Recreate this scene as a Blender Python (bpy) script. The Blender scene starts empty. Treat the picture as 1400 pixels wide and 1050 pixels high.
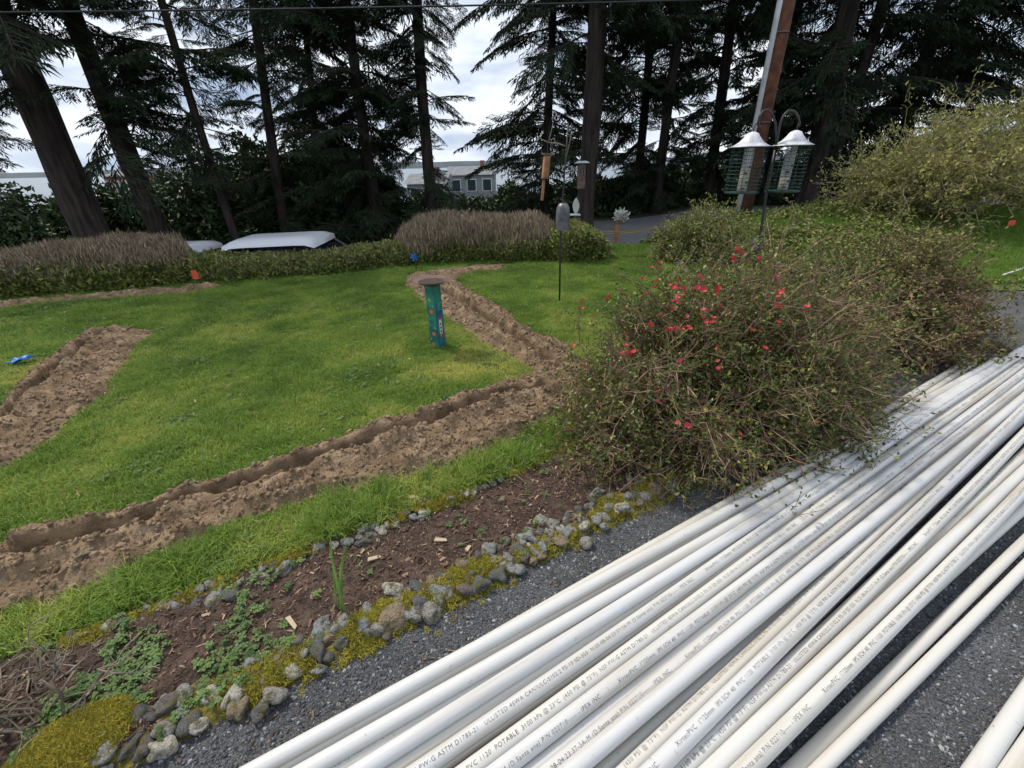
import bpy, bmesh, math, random
import numpy as np
from mathutils import Vector, Matrix, Euler

# ------------------------------------------------------------------ camera, world, sun, exposure
scene = bpy.context.scene
COL = scene.collection
F, PITCH, ROLL, CAMZ = 590.0, math.radians(27), math.radians(1.4), 1.3     # focal length in photo pixels (1400 wide)
up_c = np.array([-math.sin(ROLL)*math.cos(PITCH), math.cos(ROLL)*math.cos(PITCH), math.sin(PITCH)])
look = np.array([0, 0, -1.0]); fw_c = look - up_c*look.dot(up_c); fw_c /= np.linalg.norm(fw_c)
MW = np.array([np.cross(fw_c, up_c), fw_c, up_c])                           # camera axes -> world axes
cd = bpy.data.cameras.new('camera'); cam = bpy.data.objects.new('camera', cd); COL.objects.link(cam)
cd.sensor_width = 36; cd.lens = 36*F/1400; cd.clip_end = 20000; cd.clip_start = 0.02
cam.matrix_world = Matrix([[*MW[0], 0], [*MW[1], 0], [*MW[2], CAMZ], [0, 0, 0, 1]])
scene.camera = cam

SUN_AZ, SUN_EL = math.radians(-48), math.radians(54)                       # clockwise from +Y (photo's forward)
world = bpy.data.worlds.new('World'); scene.world = world; world.use_nodes = True
wn, wl = world.node_tree.nodes, world.node_tree.links
for n in list(wn): wn.remove(n)
wo = wn.new('ShaderNodeOutputWorld'); bg = wn.new('ShaderNodeBackground'); bg.inputs['Strength'].default_value = 0.1
sky = wn.new('ShaderNodeTexSky'); sky.sky_type = 'NISHITA'; sky.sun_disc = False
sky.sun_elevation = SUN_EL; sky.sun_rotation = SUN_AZ
tc = wn.new('ShaderNodeTexCoord'); mp = wn.new('ShaderNodeMapping'); mp.inputs['Scale'].default_value = (1.6, 1.6, 6.0)
nz = wn.new('ShaderNodeTexNoise'); nz.inputs['Scale'].default_value = 2.2; nz.inputs['Detail'].default_value = 7; nz.inputs['Roughness'].default_value = 0.55
cr = wn.new('ShaderNodeValToRGB'); e = cr.color_ramp.elements
e[0].position = 0.36; e[0].color = (3.4, 4.2, 5.6, 1); e[1].position = 0.62; e[1].color = (7.9, 8.4, 9.0, 1)
nz2 = wn.new('ShaderNodeTexNoise'); nz2.inputs['Scale'].default_value = 1.3; nz2.inputs['Detail'].default_value = 4
cr2 = wn.new('ShaderNodeValToRGB'); cr2.color_ramp.elements[0].position = 0.30; cr2.color_ramp.elements[1].position = 0.42
cr2.color_ramp.elements[0].color = (0.55, 0.55, 0.55, 1)
mx = wn.new('ShaderNodeMix'); mx.data_type = 'RGBA'
wl.new(tc.outputs['Generated'], mp.inputs['Vector']); wl.new(mp.outputs[0], nz.inputs['Vector']); wl.new(mp.outputs[0], nz2.inputs['Vector'])
wl.new(nz.outputs['Fac'], cr.inputs[0]); wl.new(nz2.outputs['Fac'], cr2.inputs[0]); wl.new(cr2.outputs[0], mx.inputs[0])
wl.new(sky.outputs[0], mx.inputs[6]); wl.new(cr.outputs[0], mx.inputs[7]); wl.new(mx.outputs[2], bg.inputs[0]); wl.new(bg.outputs[0], wo.inputs[0])

sd = bpy.data.lights.new('sun', 'SUN'); sd.energy = 2.7; sd.angle = math.radians(7); sd.color = (1, 0.91, 0.78)
sun = bpy.data.objects.new('sun', sd); COL.objects.link(sun)
sdir = Vector((math.sin(SUN_AZ)*math.cos(SUN_EL), math.cos(SUN_AZ)*math.cos(SUN_EL), math.sin(SUN_EL)))
sun.rotation_euler = sdir.to_track_quat('Z', 'Y').to_euler(); sun.location = sdir*40
vs = scene.view_settings; vs.view_transform = 'Standard'; vs.look = 'None'; vs.gamma = 1; vs.use_curve_mapping = False
vs.exposure = 0.45
cy = scene.cycles; cy.max_bounces = 5; cy.diffuse_bounces = 2; cy.glossy_bounces = 2; cy.transmission_bounces = 3; cy.transparent_max_bounces = 6; cy.use_adaptive_sampling = True; cy.adaptive_threshold = 0.025
world.cycles.sampling_method = 'MANUAL'; world.cycles.sample_map_resolution = 256

# ------------------------------------------------------------------ helpers
R = np.random.default_rng(7)
random.seed(7)
def ray(x, y): return MW @ np.array([(x-700)/F, (525-y)/F, -1.0])
def at_z(x, y, z=0.0):
    r = ray(x, y); return np.array([0, 0, CAMZ]) + r*((z-CAMZ)/r[2])
def at_Y(x, y, Y):
    r = ray(x, y); return np.array([0, 0, CAMZ]) + r*(Y/r[1])
def smooth(a, b, x):
    t = np.clip((x-a)/(b-a), 0, 1); return t*t*(3-2*t)
_tab = np.random.default_rng(3).random((256, 256))
def vn(x, y, s, seed=0):                                                     # value noise 0..1
    x = np.asarray(x, float)/s + seed*17.3; y = np.asarray(y, float)/s + seed*9.1
    xi = np.floor(x).astype(int); yi = np.floor(y).astype(int); fx = x-xi; fy = y-yi
    fx = fx*fx*(3-2*fx); fy = fy*fy*(3-2*fy)
    g = lambda a, b: _tab[a % 256, b % 256]
    return (g(xi, yi)*(1-fx)+g(xi+1, yi)*fx)*(1-fy) + (g(xi, yi+1)*(1-fx)+g(xi+1, yi+1)*fx)*fy
def fbm(x, y, s, seed=0): return vn(x, y, s, seed)*0.55 + vn(x, y, s/2.1, seed+1)*0.28 + vn(x, y, s/4.3, seed+2)*0.17

def tag(o, label=None, cat=None, group=None, kind=None):
    if label: o['label'] = label
    if cat: o['category'] = cat
    if group: o['group'] = group
    if kind: o['kind'] = kind
    return o
def link(o, parent=None):
    COL.objects.link(o)
    if parent is not None: o.parent = parent
    return o
def empty(name, loc=(0, 0, 0), rz=0.0, label=None, cat=None, group=None):
    o = bpy.data.objects.new(name, None); o.empty_display_size = 0.05
    o.location = Vector([float(v) for v in loc]); o.rotation_euler = (0, 0, rz); link(o)
    return tag(o, label, cat, group)
def mesh_np(name, V, Fc, mats, smooth_shade=False):
    """V (n,3), Fc (m,k) array (k = 3 or 4) or list of faces"""
    me = bpy.data.meshes.new(name)
    if isinstance(Fc, np.ndarray):
        V = np.asarray(V, np.float32); k = Fc.shape[1]
        me.vertices.add(len(V)); me.vertices.foreach_set('co', V.ravel())
        me.loops.add(Fc.size); me.loops.foreach_set('vertex_index', Fc.astype(np.int32).ravel())
        me.polygons.add(len(Fc)); me.polygons.foreach_set('loop_start', np.arange(0, Fc.size, k, dtype=np.int32))
        me.update(calc_edges=True)
    else:
        me.from_pydata([tuple(map(float, v)) for v in V], [], Fc); me.update()
    for m in (mats if isinstance(mats, (list, tuple)) else [mats]): me.materials.append(m)
    if smooth_shade: me.polygons.foreach_set('use_smooth', np.ones(len(me.polygons), bool))
    return me
def attr(me, name, vals):
    a = me.attributes.new(name, 'FLOAT', 'POINT'); a.data.foreach_set('value', np.asarray(vals, np.float32))
def obj(name, me, parent=None, loc=None, rot=None, scale=None):
    o = bpy.data.objects.new(name, me); link(o, parent)
    if loc is not None: o.location = Vector([float(v) for v in loc])
    if rot is not None: o.rotation_euler = rot
    if scale is not None: o.scale = scale if hasattr(scale, '__len__') else (scale,)*3
    return o

class MB:                                                                    # collects shapes, builds ONE mesh
    def __init__(s): s.v = []; s.f = []
    def add(s, vs, fs):
        n = len(s.v); s.v += [tuple(map(float, v)) for v in vs]; s.f += [tuple(i+n for i in f) for f in fs]; return s
    def box(s, c, d, rot=None):
        m = rot if rot is not None else Matrix.Identity(3); hx, hy, hz = [q/2 for q in d]
        vs = [Vector(c)+m @ Vector((x, y, z)) for x in (-hx, hx) for y in (-hy, hy) for z in (-hz, hz)]
        return s.add(vs, [(0, 1, 3, 2), (4, 6, 7, 5), (0, 4, 5, 1), (2, 3, 7, 6), (0, 2, 6, 4), (1, 5, 7, 3)])
    def tube(s, pts, rad, n=8, cap=True):
        pts = [Vector([float(q) for q in p]) for p in pts]; rr = rad if hasattr(rad, '__len__') else [rad]*len(pts)
        base = len(s.v); vs = []; up = None
        for i, p in enumerate(pts):
            t = (pts[min(i+1, len(pts)-1)]-pts[max(i-1, 0)]).normalized()
            if up is None: up = t.orthogonal().normalized()
            up = (up-t*up.dot(t)).normalized(); b = t.cross(up)
            for k in range(n):
                a = 2*math.pi*k/n; vs.append(p+(up*math.cos(a)+b*math.sin(a))*rr[i])
        fs = [(i*n+k, i*n+(k+1) % n, (i+1)*n+(k+1) % n, (i+1)*n+k) for i in range(len(pts)-1) for k in range(n)]
        if cap: fs += [tuple(range(n-1, -1, -1)), tuple((len(pts)-1)*n+k for k in range(n))]
        return s.add(vs, fs)
    def lathe(s, prof, c=(0, 0, 0), n=24):
        vs = [(c[0]+r*math.cos(2*math.pi*k/n), c[1]+r*math.sin(2*math.pi*k/n), c[2]+z) for r, z in prof for k in range(n)]
        fs = [(i*n+k, i*n+(k+1) % n, (i+1)*n+(k+1) % n, (i+1)*n+k) for i in range(len(prof)-1) for k in range(n)]
        return s.add(vs, fs)
    def build(s, name, m, parent=None, sm=False, bevel=0, loc=None):
        me = mesh_np(name, s.v, s.f, m, sm); o = obj(name, me, parent, loc)
        if bevel:
            md = o.modifiers.new('bevel', 'BEVEL'); md.width = bevel; md.segments = 2; md.limit_method = 'ANGLE'
        return o

def mat(name, c1, c2=None, scale=8.0, rough=0.8, bump=0.0, bscale=40.0, c3=None, spec=0.5, coord='Object', metal=0.0, contrast=(0.35, 0.65),
        rnd=None, trans=0.0, stretch=None, voro=False, detail=6, inst=None, alpha=None, dist=0.02):
    m = bpy.data.materials.new(name); m.use_nodes = True; nt = m.node_tree; N, L = nt.nodes, nt.links
    p = N['Principled BSDF']; p.inputs['Roughness'].default_value = rough; p.inputs['Specular IOR Level'].default_value = spec; p.inputs['Metallic'].default_value = metal
    t = N.new('ShaderNodeTexCoord'); src = t.outputs[coord]
    if stretch:
        mpn = N.new('ShaderNodeMapping'); mpn.inputs['Scale'].default_value = stretch; L.new(src, mpn.inputs[0]); src = mpn.outputs[0]
    col = None
    if c2 is not None:
        if rnd or inst:
            a = N.new('ShaderNodeAttribute'); a.attribute_name = rnd or inst
            if inst: a.attribute_type = 'INSTANCER'
            fac = a.outputs['Fac']; lo, hi = 0.0, 1.0
        else:
            n = N.new('ShaderNodeTexNoise'); n.inputs['Scale'].default_value = scale; n.inputs['Detail'].default_value = detail
            L.new(src, n.inputs['Vector']); fac = n.outputs['Fac']; lo, hi = contrast
        r = N.new('ShaderNodeValToRGB'); el = r.color_ramp.elements
        el[0].position = lo; el[0].color = (*c1, 1); el[1].position = hi; el[1].color = (*c2, 1)
        if c3 is not None:
            q = el.new((lo+hi)/2); q.color = (*c3, 1)
        L.new(fac, r.inputs[0]); col = r.outputs[0]; L.new(col, p.inputs['Base Color'])
    else: p.inputs['Base Color'].default_value = (*c1, 1)
    if bump:
        if voro: b = N.new('ShaderNodeTexVoronoi'); o_ = b.outputs['Distance']
        else: b = N.new('ShaderNodeTexNoise'); b.inputs['Detail'].default_value = 8; o_ = b.outputs['Fac']
        b.inputs['Scale'].default_value = bscale; L.new(src, b.inputs['Vector'])
        bp = N.new('ShaderNodeBump'); bp.inputs['Strength'].default_value = bump; bp.inputs['Distance'].default_value = dist
        L.new(o_, bp.inputs['Height']); L.new(bp.outputs[0], p.inputs['Normal'])
    if trans:
        ms = N.new('ShaderNodeMixShader'); ms.inputs[0].default_value = trans; tr = N.new('ShaderNodeBsdfTranslucent')
        if col is not None: L.new(col, tr.inputs[0])
        else: tr.inputs[0].default_value = (*c1, 1)
        L.new(p.outputs[0], ms.inputs[1]); L.new(tr.outputs[0], ms.inputs[2]); L.new(ms.outputs[0], N['Material Output'].inputs[0])
    if alpha is not None: p.inputs['Alpha'].default_value = alpha
    return m

# ---- scatter: one mesh of points, geometry-node instances of prototype meshes (only for uncountable stuff)
def proto(name, me):
    return bpy.data.objects.new(name, me)                                    # never linked: a shape source only
def scatter(name, P, rot, sc, protos, pick, tint=None, parent=None):
    me = bpy.data.meshes.new(name); n = len(P); me.vertices.add(n); me.vertices.foreach_set('co', np.asarray(P, np.float32).ravel())
    a = me.attributes.new('rot', 'FLOAT_VECTOR', 'POINT'); a.data.foreach_set('vector', np.asarray(rot, np.float32).ravel())
    s3 = np.asarray(sc, np.float32); s3 = np.repeat(s3[:, None], 3, 1) if s3.ndim == 1 else s3
    a = me.attributes.new('siz', 'FLOAT_VECTOR', 'POINT'); a.data.foreach_set('vector', s3.astype(np.float32).ravel())
    a = me.attributes.new('pick', 'INT', 'POINT'); a.data.foreach_set('value', np.asarray(pick, np.int32))
    attr(me, 'tint', tint if tint is not None else R.random(n))
    o = obj(name, me, parent)
    ng = bpy.data.node_groups.new(name, 'GeometryNodeTree')
    ng.interface.new_socket('Geometry', in_out='INPUT', socket_type='NodeSocketGeometry')
    ng.interface.new_socket('Geometry', in_out='OUTPUT', socket_type='NodeSocketGeometry')
    N, L = ng.nodes, ng.links; gi = N.new('NodeGroupInput'); go = N.new('NodeGroupOutput')
    jn = N.new('GeometryNodeJoinGeometry')
    for p in reversed(protos):
        oi = N.new('GeometryNodeObjectInfo'); oi.inputs['Object'].default_value = p; oi.inputs['As Instance'].default_value = False
        g2i = N.new('GeometryNodeGeometryToInstance'); L.new(oi.outputs['Geometry'], g2i.inputs[0]); L.new(g2i.outputs[0], jn.inputs[0])
    ip = N.new('GeometryNodeInstanceOnPoints'); ip.inputs['Pick Instance'].default_value = True
    def na(nm, ty):
        q = N.new('GeometryNodeInputNamedAttribute'); q.data_type = ty; q.inputs[0].default_value = nm; return q.outputs['Attribute']
    e2r = N.new('FunctionNodeEulerToRotation')
    L.new(gi.outputs[0], ip.inputs['Points']); L.new(jn.outputs[0], ip.inputs['Instance'])
    L.new(na('rot', 'FLOAT_VECTOR'), e2r.inputs[0]); L.new(e2r.outputs[0], ip.inputs['Rotation'])
    L.new(na('siz', 'FLOAT_VECTOR'), ip.inputs['Scale']); L.new(na('pick', 'INT'), ip.inputs['Instance Index'])
    L.new(ip.outputs[0], go.inputs[0])
    md = o.modifiers.new('scatter', 'NODES'); md.node_group = ng
    o['kind'] = 'stuff'
    return o

def strip_twigs(polys, rads, m, name, nside=3):
    """polys: list of (k,3) arrays, all turned into thin tubes in one mesh"""
    VV = []; FF = []; base = 0
    bylen = {}
    for p, r in zip(polys, rads): bylen.setdefault(len(p), []).append((p, r))
    for k, lst in bylen.items():
        P = np.array([q[0] for q in lst]); Rr = np.array([q[1] for q in lst])          # (m,k,3),(m,k)
        T = np.gradient(P, axis=1); T /= np.linalg.norm(T, axis=2, keepdims=True)+1e-9
        ref = np.where(np.abs(T[..., 2:3]) > 0.9, np.array([1.0, 0, 0]), np.array([0, 0, 1.0]))
        A = np.cross(T, ref); A /= np.linalg.norm(A, axis=2, keepdims=True)+1e-9; B = np.cross(T, A)
        ang = 2*np.pi*np.arange(nside)/nside
        ring = P[:, :, None, :] + Rr[:, :, None, None]*(A[:, :, None, :]*np.cos(ang)[None, None, :, None]+B[:, :, None, :]*np.sin(ang)[None, None, :, None])
        mN = len(lst); VV.append(ring.reshape(-1, 3))
        i, j, s = np.meshgrid(np.arange(mN), np.arange(k-1), np.arange(nside), indexing='ij')
        s2 = (s+1) % nside; o = base+i*k*nside
        FF.append(np.stack([o+j*nside+s, o+j*nside+s2, o+(j+1)*nside+s2, o+(j+1)*nside+s], -1).reshape(-1, 4)); base += mN*k*nside
    return mesh_np(name, np.concatenate(VV), np.concatenate(FF), m, True)
def rand_dirs(n):
    d = R.normal(size=(n, 3)); return d/np.linalg.norm(d, axis=1, keepdims=True)
def leaves(name, P, D, L, Wd, m, fold=0.25, nrm=None):
    """pointed leaves at P along unit D, length L and width Wd (arrays); two bent halves, 4 triangles' worth"""
    n = len(P); Nn = rand_dirs(n) if nrm is None else nrm+0.6*rand_dirs(n)
    S = np.cross(D, Nn); S /= np.linalg.norm(S, axis=1, keepdims=True)+1e-9; U = np.cross(S, D)
    L = np.broadcast_to(L, n)[:, None]; Wd = np.broadcast_to(Wd, n)[:, None]
    mid = P+D*L*0.5
    V = np.stack([P, mid+S*Wd*0.5+U*Wd*fold, P+D*L-U*L*0.12, mid-S*Wd*0.5+U*Wd*fold], 1).reshape(-1, 3)
    o = np.arange(n)[:, None]*4
    Fc = np.concatenate([np.stack([o, o+1, o+2], 2)[:, 0], np.stack([o, o+2, o+3], 2)[:, 0]])
    me = mesh_np(name, V, Fc, m); attr(me, 'rnd', np.repeat(R.random(n), 4)); return me

# ------------------------------------------------------------------ materials
M = {}
M['lawn'] = mat('lawn_soil', (0.030, 0.075, 0.012), (0.075, 0.12, 0.02), 3.0, 0.95, 0.6, 60)
M['blade'] = mat('grass_blade', (0.075, 0.155, 0.026), (0.50, 0.50, 0.13), rough=0.6, inst='tint', trans=0.38, spec=0.3, c3=(0.21, 0.325, 0.052))
M['soil'] = mat('dug_soil', (0.12, 0.075, 0.043), (0.23, 0.155, 0.095), 9.0, 0.95, 0.9, 55, dist=0.015, c3=(0.165, 0.105, 0.062))
M['clod'] = mat('soil_clod', (0.16, 0.105, 0.063), (0.38, 0.27, 0.175), rough=0.95, inst='tint', bump=0.5, bscale=80)
M['mulch'] = mat('bed_soil', (0.035, 0.021, 0.015), (0.105, 0.066, 0.048), 22.0, 0.95, 0.9, 90)
M['chip'] = mat('bark_chip', (0.055, 0.032, 0.022), (0.42, 0.29, 0.19), rough=0.9, inst='tint', c3=(0.15, 0.09, 0.06), bump=0.3, bscale=150)
M['asphalt'] = mat('asphalt', (0.032, 0.034, 0.038), (0.17, 0.175, 0.182), 210.0, 0.85, 0.9, 330, dist=0.006, contrast=(0.36, 0.68), detail=3, c3=(0.075, 0.078, 0.084))
def wear(m, sc, lo, hi):
    N, L = m.node_tree.nodes, m.node_tree.links; p = N['Principled BSDF']; src = p.inputs['Base Color'].links[0].from_socket; t = N.new('ShaderNodeTexCoord'); n = N.new('ShaderNodeTexNoise')
    n.inputs['Scale'].default_value = sc; n.inputs['Detail'].default_value = 6; L.new(t.outputs['Object'], n.inputs['Vector']); r_ = N.new('ShaderNodeValToRGB'); e_ = r_.color_ramp.elements
    e_[0].position = 0.35; e_[0].color = (*lo, 1); e_[1].position = 0.65; e_[1].color = (*hi, 1); L.new(n.outputs['Fac'], r_.inputs[0]); mx_ = N.new('ShaderNodeMix'); mx_.data_type = 'RGBA'; mx_.blend_type = 'MULTIPLY'; mx_.inputs[0].default_value = 1
    L.new(src, mx_.inputs[6]); L.new(r_.outputs[0], mx_.inputs[7]); L.new(mx_.outputs[2], p.inputs['Base Color'])
wear(M['asphalt'], 1.7, (0.72, 0.70, 0.68), (1.2, 1.2, 1.22))
M['grit'] = mat('asphalt_grit', (0.05, 0.055, 0.065), (0.30, 0.31, 0.32), rough=0.8, inst='tint', c3=(0.10, 0.11, 0.125))
M['moss'] = mat('moss', (0.15, 0.14, 0.02), (0.46, 0.40, 0.05), rough=0.9, inst='tint', trans=0.2)
M['mossbed'] = mat('moss_bed', (0.06, 0.055, 0.015), (0.20, 0.17, 0.025), 30, 0.95, 0.8, 120)
M['clover'] = mat('clover_leaf', (0.04, 0.10, 0.018), (0.13, 0.22, 0.05), rough=0.6, inst='tint', trans=0.25)
def stone_mat(name, c1, c2):
    m = mat(name, c1, c2, 4.5, 0.85, 0.6, 9, dist=0.12); N, L = m.node_tree.nodes, m.node_tree.links; p = N['Principled BSDF']
    src = p.inputs['Base Color'].links[0].from_socket; t = N.new('ShaderNodeTexCoord'); oi = N.new('ShaderNodeObjectInfo'); ad = N.new('ShaderNodeVectorMath'); ml = N.new('ShaderNodeMath'); ml.operation = 'MULTIPLY'; ml.inputs[1].default_value = 50
    L.new(oi.outputs['Random'], ml.inputs[0]); L.new(t.outputs['Object'], ad.inputs[0]); L.new(ml.outputs[0], ad.inputs[1])
    n = N.new('ShaderNodeTexNoise'); n.inputs['Scale'].default_value = 1.1; n.inputs['Detail'].default_value = 7; n.inputs['Roughness'].default_value = 0.7; L.new(ad.outputs[0], n.inputs['Vector'])
    r_ = N.new('ShaderNodeValToRGB'); r_.color_ramp.elements[0].position = 0.50; r_.color_ramp.elements[1].position = 0.60; L.new(n.outputs['Fac'], r_.inputs[0])
    mx_ = N.new('ShaderNodeMix'); mx_.data_type = 'RGBA'; mx_.inputs[7].default_value = (0.115, 0.105, 0.03, 1); L.new(r_.outputs[0], mx_.inputs[0]); L.new(src, mx_.inputs[6]); L.new(mx_.outputs[2], p.inputs['Base Color'])
    return m
STONE = [stone_mat('stone_grey', (0.17, 0.165, 0.155), (0.38, 0.37, 0.345)), stone_mat('stone_dark', (0.07, 0.072, 0.078), (0.165, 0.165, 0.168)), stone_mat('stone_pale', (0.30, 0.28, 0.235), (0.56, 0.53, 0.46)),
         stone_mat('stone_tan', (0.17, 0.13, 0.085), (0.34, 0.265, 0.18)), stone_mat('stone_blue', (0.17, 0.185, 0.19), (0.36, 0.37, 0.365)), stone_mat('stone_brown', (0.10, 0.085, 0.08), (0.21, 0.18, 0.165))]
def pvc_mat():
    m = bpy.data.materials.new('white_pvc'); m.use_nodes = True; N, L = m.node_tree.nodes, m.node_tree.links; p = N['Principled BSDF']; p.inputs['Roughness'].default_value = 0.42; p.inputs['Specular IOR Level'].default_value = 0.4
    t = N.new('ShaderNodeTexCoord'); oi = N.new('ShaderNodeObjectInfo'); mp = N.new('ShaderNodeMapping'); mp.inputs['Scale'].default_value = (1.6, 28, 28)
    off = N.new('ShaderNodeVectorMath'); off.operation = 'SCALE'; cx = N.new('ShaderNodeCombineXYZ'); ml = N.new('ShaderNodeMath'); ml.operation = 'MULTIPLY'; ml.inputs[1].default_value = 37
    L.new(oi.outputs['Random'], ml.inputs[0]); L.new(ml.outputs[0], cx.inputs[0]); L.new(ml.outputs[0], cx.inputs[1])
    ad = N.new('ShaderNodeVectorMath'); L.new(t.outputs['Object'], mp.inputs[0]); L.new(mp.outputs[0], ad.inputs[0]); L.new(cx.outputs[0], ad.inputs[1])
    rt = N.new('ShaderNodeValToRGB'); e = rt.color_ramp.elements; e[0].color = (0.565, 0.545, 0.50, 1); e[1].color = (0.56, 0.57, 0.585, 1); q = e.new(0.45); q.color = (0.585, 0.58, 0.56, 1)
    L.new(oi.outputs['Random'], rt.inputs[0])
    n = N.new('ShaderNodeTexNoise'); n.inputs['Scale'].default_value = 1.0; n.inputs['Detail'].default_value = 6; L.new(ad.outputs[0], n.inputs['Vector'])
    r2 = N.new('ShaderNodeValToRGB'); e = r2.color_ramp.elements; e[0].position = 0.33; e[0].color = (0.70, 0.62, 0.50, 1); e[1].position = 0.50; e[1].color = (1, 1, 1, 1); L.new(n.outputs['Fac'], r2.inputs[0])
    mx = N.new('ShaderNodeMix'); mx.data_type = 'RGBA'; mx.blend_type = 'MULTIPLY'; mx.inputs[0].default_value = 0.6; L.new(rt.outputs[0], mx.inputs[6]); L.new(r2.outputs[0], mx.inputs[7])
    n3 = N.new('ShaderNodeTexNoise'); n3.inputs['Scale'].default_value = 60; n3.inputs['Detail'].default_value = 3; L.new(t.outputs['Object'], n3.inputs['Vector'])
    r3 = N.new('ShaderNodeValToRGB'); e = r3.color_ramp.elements; e[0].position = 0.22; e[0].color = (0.45, 0.40, 0.33, 1); e[1].position = 0.30; e[1].color = (1, 1, 1, 1); L.new(n3.outputs['Fac'], r3.inputs[0])
    m2 = N.new('ShaderNodeMix'); m2.data_type = 'RGBA'; m2.blend_type = 'MULTIPLY'; m2.inputs[0].default_value = 0.8; L.new(mx.outputs[2], m2.inputs[6]); L.new(r3.outputs[0], m2.inputs[7]); L.new(m2.outputs[2], p.inputs['Base Color'])
    return m
M['pvc'] = pvc_mat()
M['ink'] = mat('pipe_ink', (0.055, 0.055, 0.06), (0.22, 0.22, 0.22), 9, 0.7)
M['bark'] = mat('fir_bark', (0.012, 0.009, 0.008), (0.060, 0.043, 0.034), 9, 0.95, 1.0, 12, dist=0.10, stretch=(1, 1, 0.16))
M['needle'] = mat('fir_needle', (0.010, 0.021, 0.011), (0.042, 0.070, 0.030), rough=0.75, rnd='rnd', trans=0.12, spec=0.2)
M['twigdark'] = mat('fir_twig', (0.022, 0.017, 0.013), (0.05, 0.04, 0.032), 5, 0.95)
M['evleaf'] = mat('evergreen_leaf', (0.016, 0.034, 0.013), (0.075, 0.125, 0.042), rough=0.5, rnd='rnd', trans=0.1, spec=0.35)
M['hedgegreen'] = mat('hedge_leaf', (0.05, 0.09, 0.018), (0.30, 0.32, 0.075), rough=0.6, rnd='rnd', trans=0.2)
M['hedgebrown'] = mat('heather_stem', (0.16, 0.12, 0.08), (0.50, 0.40, 0.28), rough=0.9, rnd='rnd', trans=0.1)
M['hedgecore'] = mat('hedge_shade_core', (0.012, 0.012, 0.007), (0.035, 0.03, 0.018), 20, 0.95)  # dark brown for the added solid core, shade put into its colour
M['quincetwig'] = mat('quince_twig', (0.10, 0.058, 0.040), (0.38, 0.25, 0.165), 18, 0.9)
M['quinceleaf'] = mat('quince_leaf', (0.055, 0.10, 0.018), (0.32, 0.30, 0.06), rough=0.45, rnd='rnd', trans=0.22, c3=(0.075, 0.13, 0.025))
M['petal'] = mat('quince_petal', (0.50, 0.025, 0.04), (0.62, 0.07, 0.08), 40, 0.6, trans=0.2)
M['willowleaf'] = mat('spring_leaf', (0.20, 0.21, 0.05), (0.54, 0.53, 0.15), rough=0.6, rnd='rnd', trans=0.25)
M['willowtwig'] = mat('spring_twig', (0.20, 0.17, 0.09), (0.44, 0.38, 0.22), 12, 0.9)
M['drybrown'] = mat('dry_leaf', (0.085, 0.062, 0.034), (0.26, 0.18, 0.09), rough=0.8, rnd='rnd', trans=0.15)
M['deadtwig'] = mat('dead_twig', (0.12, 0.10, 0.075), (0.27, 0.225, 0.17), 15, 0.9)
M['strap'] = mat('strap_leaf', (0.10, 0.22, 0.04), (0.22, 0.34, 0.09), 12, 0.5, trans=0.25)
M['black'] = mat('black_metal', (0.014, 0.014, 0.016), (0.035, 0.034, 0.033), 30, 0.5, 0.1, 80)
M['greymetal'] = mat('grey_sheet_metal', (0.07, 0.072, 0.08), (0.17, 0.172, 0.185), 9, 0.45, metal=0.3)
M['cedar'] = mat('cedar', (0.22, 0.10, 0.05), (0.40, 0.20, 0.10), 14, 0.8, 0.3, 60)
M['oldwood'] = mat('weathered_wood', (0.10, 0.065, 0.05), (0.20, 0.13, 0.10), 18, 0.9, 0.4, 60)
M['pole'] = mat('creosote_pole', (0.085, 0.034, 0.020), (0.20, 0.082, 0.048), 6, 0.9, 0.5, 30)
M['conduit'] = mat('conduit', (0.50, 0.52, 0.54), (0.68, 0.70, 0.72), 4, 0.45)
M['domew'] = mat('white_dome', (0.36, 0.37, 0.40), (0.72, 0.73, 0.77), 11, 0.4, 0.4, 30)
M['cage'] = mat('green_wire', (0.012, 0.05, 0.04), rough=0.5)
M['seed'] = mat('bird_seed', (0.40, 0.30, 0.17), (0.62, 0.52, 0.34), 90, 0.9, 0.5, 120)
M['teal'] = mat('teal_roof', (0.38, 0.50, 0.50), (0.55, 0.66, 0.66), 10, 0.6)
M['clay'] = mat('glazed_bowl', (0.10, 0.055, 0.045), (0.19, 0.11, 0.09), 12, 0.35)
M['artteal'] = mat('painted_post', (0.015, 0.13, 0.115), (0.03, 0.27, 0.17), 9, 0.55, contrast=(0.42, 0.58))
M['artblue'] = mat('painted_blue', (0.015, 0.075, 0.17), (0.02, 0.19, 0.25), 14, 0.55)
M['orange'] = mat('painted_orange', (0.70, 0.17, 0.03), rough=0.6)
M['cream'] = mat('painted_cream', (0.62, 0.58, 0.42), rough=0.6)
M['red'] = mat('painted_red', (0.42, 0.05, 0.04), rough=0.6)
M['yellowgreen'] = mat('painted_leaf', (0.28, 0.42, 0.06), rough=0.6)
M['flagorange'] = mat('orange_plastic', (0.85, 0.12, 0.05), rough=0.6, trans=0.2)
M['flagblue'] = mat('blue_plastic', (0.01, 0.14, 0.52), (0.02, 0.22, 0.65), 20, 0.5, trans=0.15)
M['carwhite'] = mat('white_car_paint', (0.72, 0.74, 0.78), rough=0.25)
M['carteal'] = mat('teal_car_paint', (0.03, 0.25, 0.27), rough=0.3)
M['glass'] = mat('dark_car_glass', (0.015, 0.017, 0.02), rough=0.08)
M['tyre'] = mat('tyre_rubber', (0.015, 0.015, 0.015), rough=0.85)
M['rim'] = mat('wheel_rim', (0.45, 0.45, 0.46), rough=0.35, metal=0.7)
M['lampred'] = mat('tail_lamp', (0.35, 0.01, 0.01), rough=0.2)
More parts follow.
